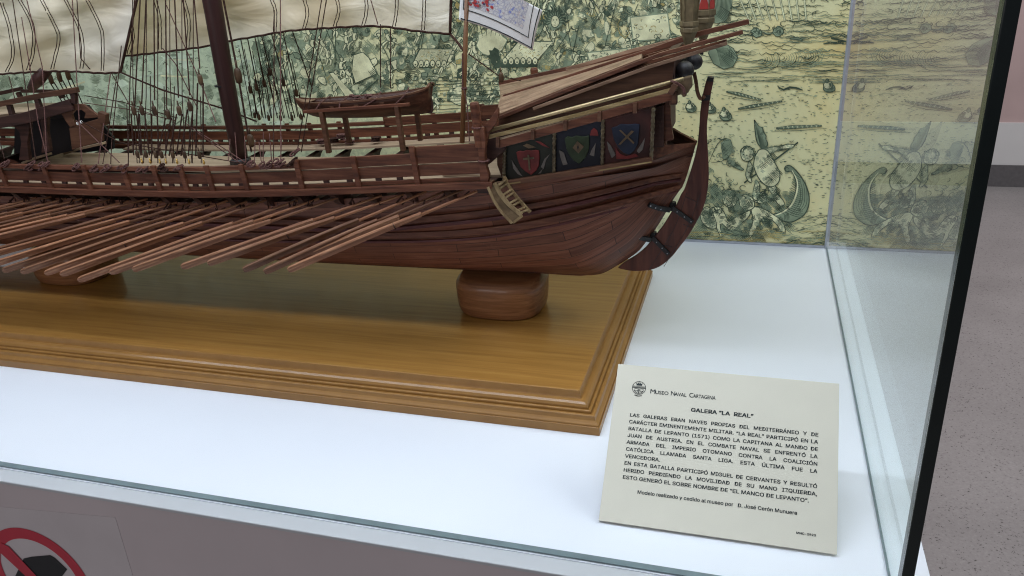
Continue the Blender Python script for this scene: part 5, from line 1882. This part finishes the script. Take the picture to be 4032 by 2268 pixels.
pr.lay([(1950, 245), (2115, 245), (2118, 262), (1940, 268)], INK)
tent(1978, 160, 142, 76, 62)
tent(1626, 190, 135, 56, 26)
for pg in ([(1392, 215), (1430, 203), (1455, 225), (1490, 290), (1400, 330), (1385, 280)], [(1296, 285), (1310, 282), (1385, 360), (1408, 382), (1370, 390)]):
    pr.lay(pg, INK)
    cx, cy = sum(p[0] for p in pg) / len(pg), sum(p[1] for p in pg) / len(pg)
    pr.lay([(lerp(cx, x, .92), lerp(cy, y, .94)) for x, y in pg], CRM)
hatch(1470, 290, 5, 40, 5, .9, 2.4, INK)
pr.line([(1408, 384), (1490, 312)], 4, INK, False)
for k in range(11):
    wavy(1560, 2060, 300 + k * 14, 2, 180, 2.4, rnd.choice((INK, MID)), k, rnd.uniform(-.02, .02))
for k in range(90):
    x, y = rnd.uniform(1560, 2060), rnd.uniform(300, 450)
    pr.lay([(x, y), (x + 10, y - 2), (x + 10, y + 8), (x, y + 10)], rnd.choice((CRM, CRM, INK, MID)))
# pale puff with fingers behind the flagpole
pr.blob(1935, 168, 56, 52, .2, CRM, MID, 3, .16, 0)
for k in range(5):
    pr.line([(1888 + 24 * k, 72), (1893 + 22 * k, 110), (1902 + 16 * k, 142)], 3, INK)
pr.blob(1948, 222, 22, 26, 0, INK, INK, 3, .35, 0)
hatch(1948, 250, 9, 60, 5, 1.4, 2.4, INK)
hatch(1860, 110, 7, 60, 6, 1.2, 2.6, INK, 6)
# deck gratings and sails of the middle vessels
for (x, y, w_, h_) in ((2140, 410, 150, 44), (2480, 66, 150, 88), (2310, 205, 160, 34)):
    pr.lay([(x, y), (x + w_, y - 18), (x + w_ * 1.1, y + h_), (x + 12, y + h_ + 10)], MID)
    pr.lay([(x + 4, y + 4), (x + w_ - 3, y - 13), (x + w_ * 1.1 - 5, y + h_ - 4), (x + 16, y + h_ + 5)], CRM)
    for k in range(24):
        u, v_ = rnd.random(), rnd.random()
        curl(x + w_ * (.08 + .9 * u), y + h_ * (.1 + .85 * v_) - 10 * u, rnd.uniform(3, 8), 2.4, rnd.choice((INK, MID, OCH, OCH) if x > 2400 else (INK, MID)))
for k in range(60):
    pr.blob(rnd.uniform(2470, 2700), rnd.uniform(140, 205), rnd.uniform(4, 8), rnd.uniform(4, 7), 0, rnd.choice((CRM, MID)), INK, 2.6, .2, 0, 9)
# yellow banner curl
pr.line([(2446, 70), (2432, 95), (2440, 130), (2462, 150), (2480, 130), (2470, 110)], 7, INK)
pr.line([(2446, 70), (2432, 95), (2440, 130), (2462, 150), (2480, 130), (2470, 110)], 4, OCH)
# sun with a face
pr.blob(2186, 84, 27, 34, 0, None, MID, 2, .2, 0)
for k in range(13):
    a = -math.pi * 1.08 + math.pi * 1.16 * k / 12
    q = lambda r, o_: (2186 + r * math.cos(a) + o_ * math.sin(a), 84 + r * 1.15 * math.sin(a) - o_ * math.cos(a))
    r1 = 58 if k % 2 else 46
    pr.line([q(20, 0), q(32, 4), q(44, -4), q(r1, 2)], 8, INK)
pr.blob(2187, 84, 16, 23, 0, CRM, INK, 3.4, .02, 0)
for x in (2181, 2193):
    pr.blob(x, 78, 1.8, 1.8, 0, INK, INK, 1, .05, 0, 8)
pr.line([(2187, 82), (2186, 90), (2189, 92)], 2.2, INK); pr.line([(2182, 97), (2187, 99), (2192, 97)], 2.6, INK)

# ---- the sea beyond the stern
Zp = lambda x, y: (2800 + x / 1.38, y / 1.38)
for k in range(210):
    y = -80 + 320 * rnd.random() ** .9
    x = rnd.uniform(2520, 3330)
    l_ = rnd.uniform(50, 200)
    if x < 2720 and y < 160:
        continue
    wavy(x, min(x + l_, 3356), y + rnd.uniform(-3, 3), rnd.uniform(2, 5), rnd.uniform(36, 80), rnd.uniform(2.0, 3.4), rnd.choice((INK, INK, MID)), rnd.uniform(0, 6), 0, 9)
for k in range(70):
    y = 235 + 90 * rnd.random()
    x = rnd.uniform(2750, 3300)
    wavy(x, min(x + rnd.uniform(60, 200), 3356), y, 2, 80, 2.2, rnd.choice((INK, MID)), rnd.uniform(0, 6))
for k in range(60):
    curl(rnd.uniform(2740, 3350), rnd.uniform(-40, 120), rnd.uniform(8, 18), 2.6, INK)
# hull of a vessel and its oars at the top
pr.lay([(2770, -80), (2900, -80), (2880, 20), (2860, 80), (2820, 92), (2790, 60)], MID)
for k in range(20):
    pr.line([(2775 + 6 * k, -60), (2786 + 5 * k, 20), (2800 + 4 * k, 85)], 2.6, INK)
hatch(2850, 60, 9, 60, 5, .6, 2.6, INK)
for k in range(9):
    pr.line([(2890 + 34 * k, -60), (2950 + 28 * k, 80)], 7, MID, False); pr.line([(2890 + 34 * k, -60), (2950 + 28 * k, 80)], 3.6, CRM, False)
# swimmers
for x, y in ((2978, 128), (3062, 124)):
    pr.blob(x, y, 18, 17, .2, MID, INK, 3.2, .25, 4, 14, 2.2)
    for k in range(7):
        curl(x + rnd.uniform(-24, 24), y + rnd.uniform(-14, 22), rnd.uniform(6, 14), 2.6, INK)
pr.line([(3110, 152), (3140, 150), (3160, 158)], 14, INK); pr.line([(3112, 152), (3140, 150), (3156, 157)], 8, MID)
# dark rock with curling foam
rk = [(2800, 160), (2850, 168), (2888, 190), (2905, 225), (2886, 262), (2850, 272), (2810, 250), (2790, 210)]
pr.lay(rk, MID); pr.line(rk + rk[:1], 3.2, INK, False)
for k in range(16):
    pr.line([(2800 + 5 * k, 165 + 2 * k), (2825 + 4.4 * k, 200 + 2 * k), (2840 + 3 * k, 262)], 2.4, INK)
hatch(2868, 225, 12, 60, 4.5, .9, 2.4, INK)
for j in range(3):
    cx, cy = 2990 + 85 * j, 235 - 8 * j
    for k in range(8):
        r_ = 12 + 8 * k
        pr.line([(cx + r_ * math.cos(a) * 1.2 + rnd.uniform(-2, 2), cy + r_ * .75 * math.sin(a)) for a in [-.6 + rnd.uniform(1.6, 2.8) * i / 9 for i in range(10)]], 2.5, rnd.choice((INK, MID)))
# short dashes over the calm water
for k in range(680):
    x, y = rnd.uniform(2560, 3345), rnd.uniform(300, 640)
    l_ = rnd.uniform(5, 14)
    pr.line([(x, y), (x + l_ * .5, y + rnd.uniform(-2, 2)), (x + l_, y + rnd.uniform(-3, 3))], rnd.uniform(2.0, 3.2), rnd.choice((INK, MID, MID)))
for k in range(140):
    x, y = rnd.uniform(3100, 3345), rnd.uniform(640, 900)
    pr.line([(x, y), (x + 6, y + 1), (x + 12, y)], 2.6, rnd.choice((INK, MID)))
# floating turbans
for x, y, k_ in ((3264, 338, .92), (2858, 450, .95), (2800, 425, .75), (2722, 420, .8)):
    pr.blob(x, y + 8 * k_, 25 * k_, 17 * k_, .1, MID, INK, 3.4, .1, 4, 14, 2.2)
    pr.blob(x - 4, y - 4 * k_, 19 * k_, 15 * k_, -.2, CRM, INK, 3.4, .12, 4, 14, 2.2)
    pr.blob(x - 8 * k_, y - 22 * k_, 6 * k_, 8 * k_, 0, MID, INK, 3, .1, 1)
    hatch(x + 8 * k_, y + 4, 6, 22 * k_, 4, .5, 2.2, INK)
    pr.line([(x - 40, y + 24 * k_), (x, y + 27 * k_), (x + 42, y + 23 * k_)], 2.8, INK)
# floating quivers and broken oars
for (x0, y0, x1, y1, wd) in ((2912, 426, 3080, 397, 9), (3062, 502, 3235, 494, 10), (2866, 358, 2996, 392, 9)):
    pr.line([(x0 - 6, y0 + 2), (lerp(x0, x1, .3), lerp(y0, y1, .3)), (x1, y1)], wd + 5, INK); pr.line([(x0, y0), (lerp(x0, x1, .4), lerp(y0, y1, .4)), (x1 - 4, y1)], wd, MID)
    for k in range(16):
        t_ = .1 + .86 * (k + .5) / 16
        x, y = lerp(x0, x1, t_), lerp(y0, y1, t_)
        pr.line([(x - 2, y - wd * .45), (x + 2, y + wd * .45)], 2.0, INK if k % 2 else CRM, False)
    pr.line([(x0 - 25, y0 + 14), (lerp(x0, x1, .5), lerp(y0, y1, .5) + 15), (x1 + 20, y1 + 10)], 2.6, INK)
pr.line([(3272, 150), (3356, 162)], 6, INK, False); pr.line([(3242, 172), (3356, 160)], 4.5, INK, False)
pr.line([(3065, 342), (3085, 353), (3110, 343), (3135, 345), (3160, 354)], 9, INK)
pr.line([(3062, 336), (3070, 350)], 4, INK)
pr.line([(3110, 372), (3160, 366), (3210, 380)], 2.6, MID)


# ---- shell boats with a winged child each, drawn once and repeated further along
def sl(pts, n=14):
    return [(p.x, p.y) for p in smooth_line([Vector((*p, 0)) for p in pts], n)]


def scene_at(ox, oy, k):
    q = lambda x, y: (lambda p: (ox + (p[0] - 3000) * k, oy + (p[1] - 700) * k))(Zp(x, y))
    g = lambda pts, n=16: sl([q(*p) for p in pts], n)

    def shape(pts, fill=CRM, wd=4, n=40):
        o_ = g(pts + pts[:1], n)
        pr.lay(o_[:-1], INK if fill is None else fill)
        pr.line(o_, wd * k, INK, False)
        cx_, cy_ = sum(p[0] for p in o_) / len(o_), sum(p[1] for p in o_) / len(o_)
        for x_, y_ in o_[::4]:
            f_ = rnd.uniform(.45, .85)
            hatch(lerp(cx_, x_, f_), lerp(cy_, y_, f_), rnd.choice((3, 4, 5)), rnd.uniform(10, 22) * k, 3.6, rnd.uniform(.2, 1.3), 1.8, INK if x_ > cx_ and rnd.random() < .7 else MID, rnd.uniform(-3, 3))

    def hat(x, y, n, l_, ang, gap=5.5, wd=2.2, mi=INK):
        X, Y_ = q(x, y)
        hatch(X, Y_, n, l_ / 1.38 * k, gap / 1.38 * k * 1.2, ang, wd, mi, rnd.uniform(-4, 4))
    # the shell
    shape([(330, 1165), (400, 1140), (448, 1080), (462, 1010), (450, 950), (432, 928), (408, 932), (398, 912), (412, 898), (436, 902), (478, 945), (512, 1000), (531, 1060), (528, 1120), (505, 1165), (470, 1190), (430, 1205), (380, 1195)], MID, 4.5, 60)
    for j in range(20):
        t_ = j / 19
        x0, y0 = lerp(452, 400, t_), lerp(940, 1150, t_)
        x1, y1 = lerp(490, 500, t_), lerp(965, 1180, t_)
        pr.line(g([(x0, y0), ((x0 + x1) / 2 + 6, (y0 + y1) / 2 + 8), (x1, y1)], 5), 2.4, INK)
    for j in range(4):
        d_ = 14 * j
        pr.line(g([(468 + d_, 975), (486 + d_ * .8, 1040), (474 + d_, 1110), (430 + d_, 1165)], 12), 2.4, INK)
    pr.line(g([(440, 925), (468, 985), (462, 1055), (430, 1120), (370, 1160), (325, 1172)], 18), 7 * k, CRM)
    pr.line(g([(425, 918), (412, 908), (402, 918), (412, 930), (424, 924)], 12), 3.4, INK)
    # far wing, near wing
    shape([(85, 850), (112, 872), (160, 905), (178, 920), (160, 922), (120, 900), (96, 880)], MID, 3)
    shape([(235, 650), (262, 688), (278, 690), (285, 715), (300, 740), (296, 752), (308, 780), (300, 800), (296, 835), (270, 800), (250, 770), (240, 720)], MID, 4)
    for j in range(9):
        t_ = j / 8
        pr.line(g([(lerp(238, 302, t_), lerp(660, 785, t_)), (lerp(256, 296, t_), lerp(740, 810, t_)), (lerp(268, 290, t_), lerp(795, 830, t_))], 6), 2.4, INK)
    # bow
    pr.line([q(472, 772), q(330, 880), q(180, 992)], 6 * k, INK, False)
    # arms
    for pts in ([(270, 815), (320, 800), (370, 792), (420, 782), (452, 786), (440, 802), (400, 808), (340, 824), (290, 846)], [(205, 870), (196, 910), (188, 950), (205, 985), (222, 985), (212, 950), (226, 905)]):
        shape(pts, CRM, 3.6)
    hat(380, 806, 5, 60, -.1); hat(212, 930, 5, 30, 1.2)
    # legs
    for pts in ([(300, 960), (325, 975), (350, 1010), (360, 1050), (390, 1085), (398, 1110), (378, 1118), (350, 1090), (325, 1045), (300, 1000)], [(245, 975), (262, 1000), (262, 1040), (250, 1075), (268, 1090), (240, 1096), (228, 1070), (230, 1030)]):
        shape(pts, CRM, 3.6)
    hat(350, 1040, 7, 40, .7); hat(250, 1030, 6, 34, .6)
    # trunk
    shape([(238, 850), (262, 812), (300, 812), (322, 840), (350, 890), (372, 935), (368, 985), (335, 1012), (290, 1000), (255, 960), (232, 900)], CRM, 4)
    hat(318, 860, 10, 60, .9); hat(345, 950, 11, 56, .8); hat(280, 900, 6, 40, 1.0); hat(310, 985, 6, 46, .4)
    # head
    shape([(162, 835), (166, 808), (190, 794), (220, 802), (232, 830), (226, 858), (206, 872), (182, 872), (166, 858)], CRM, 3.6)
    for j in range(22):
        a = rnd.uniform(3.3, 6.6)
        X, Y_ = q(200 + 34 * math.cos(a), 828 + 32 * math.sin(a))
        curl(X, Y_, 6 * k, 2.6, INK)
    for x, y in ((176, 838), (194, 842)):
        pr.blob(*q(x, y), 2.2, 1.8, 0, INK, INK, 1, .1, 0, 8)
    pr.line([q(178, 862), q(186, 864), q(196, 861)], 2.2, INK)
    # fallen bodies
    for pts in ([(215, 1130), (250, 1120), (300, 1140), (340, 1165), (380, 1195), (402, 1240), (395, 1285), (380, 1260), (362, 1225), (330, 1195), (280, 1185), (240, 1250), (215, 1290), (205, 1260), (228, 1200)],
                [(5, 1130), (40, 1118), (70, 1150), (95, 1200), (130, 1180), (190, 1150), (215, 1140), (205, 1175), (160, 1215), (120, 1250), (90, 1240), (50, 1210), (60, 1290), (40, 1260), (15, 1190)],
                [(60, 1060), (90, 1030), (125, 1036), (140, 1070), (132, 1110), (100, 1125), (70, 1105)], [(250, 1050), (285, 1040), (300, 1070), (290, 1100), (255, 1100)], [(-60, 1150), (-20, 1120), (10, 1160), (30, 1230), (-10, 1240), (-50, 1200)],
                [(150, 1070), (190, 1055), (225, 1075), (235, 1120), (200, 1140), (160, 1120)]):
        shape(pts, CRM, 3.8)
        cx, cy = sum(p[0] for p in pts) / len(pts), sum(p[1] for p in pts) / len(pts)
        hat(cx, cy, 7, 46, rnd.uniform(.3, 1.2)); hat(cx + 20, cy + 14, 5, 36, rnd.uniform(-.6, .3))
    for cx, cy in ((100, 1075), (275, 1072), (300, 1215), (30, 1170)):
        for j in range(16):
            X, Y_ = q(cx + rnd.uniform(-30, 30), cy - 14 + rnd.uniform(-24, 12))
            curl(X, Y_, 7 * k, 2.8, INK)
    for j in range(110):
        hat(rnd.uniform(-40, 420), rnd.uniform(1040, 1300), rnd.choice((3, 4, 5)), rnd.uniform(24, 50), rnd.uniform(-.4, 1.4), 5, 2.2, rnd.choice((INK, MID)))
    for j in range(40):
        X, Y_ = q(rnd.uniform(-30, 330), rnd.uniform(990, 1130))
        curl(X, Y_, rnd.uniform(5, 14) * k, 2.6, INK)


for k in range(60):
    hatch(rnd.uniform(2700, 3130), rnd.uniform(740, 960), rnd.choice((5, 7, 9)), rnd.uniform(30, 70), 5, rnd.uniform(-.3, 1.2), 2.6, MID)
scene_at(3000, 700, 1.0)
scene_at(2560, 715, .95)
# figure on a dolphin between them
pr.line(sl([(2790, 640), (2830, 560), (2872, 545), (2882, 590), (2850, 630), (2800, 640)]), 4, INK)
pr.lay(sl([(2838, 560), (2872, 545), (2882, 592), (2850, 628), (2842, 600)])[:-1], MID)
hatch(2860, 590, 8, 50, 5, 1.2, 2.4, INK)
for k in range(60):
    curl(rnd.uniform(2700, 2880), rnd.uniform(540, 760), rnd.uniform(5, 16), 2.6, rnd.choice((INK, MID)))
for k in range(24):
    hatch(rnd.uniform(2700, 2880), rnd.uniform(540, 900), 5, rnd.uniform(24, 46), 5, rnd.uniform(0, 1.6), 2.4, rnd.choice((INK, MID)))
# pale rocks and foam between the two groups
for pg in ([(2560, 960), (2600, 860), (2650, 780), (2690, 700), (2720, 610), (2752, 560), (2775, 600), (2760, 700), (2730, 780), (2690, 850), (2650, 910), (2610, 965)],):
    q_ = sl(pg + pg[:1], 40)
    pr.lay(q_[:-1], CRM)
    for k in range(16):
        x, y = rnd.choice(pg)
        curl(x + rnd.uniform(-10, 14), y + rnd.uniform(-20, 20), rnd.uniform(4, 9), 1.8, MID)
for k in range(130):
    x, y = rnd.uniform(2640, 3320), rnd.uniform(905, 985)
    wavy(x, min(x + rnd.uniform(40, 130), 3356), y, 2.5, 46, 2.4, rnd.choice((INK, MID, OCH)), rnd.uniform(0, 6), rnd.uniform(-.05, .12))
for k in range(60):
    x, y = rnd.uniform(3090, 3310), rnd.uniform(850, 975)
    wavy(x, min(x + rnd.uniform(30, 110), 3356), y, 3, 60, 2.2, rnd.choice((INK, MID)), rnd.uniform(0, 6), -.12)
pr.build('engraving', [M_INKD, M_INKM, M_INKL, M_INKY, M_INKG], mural)
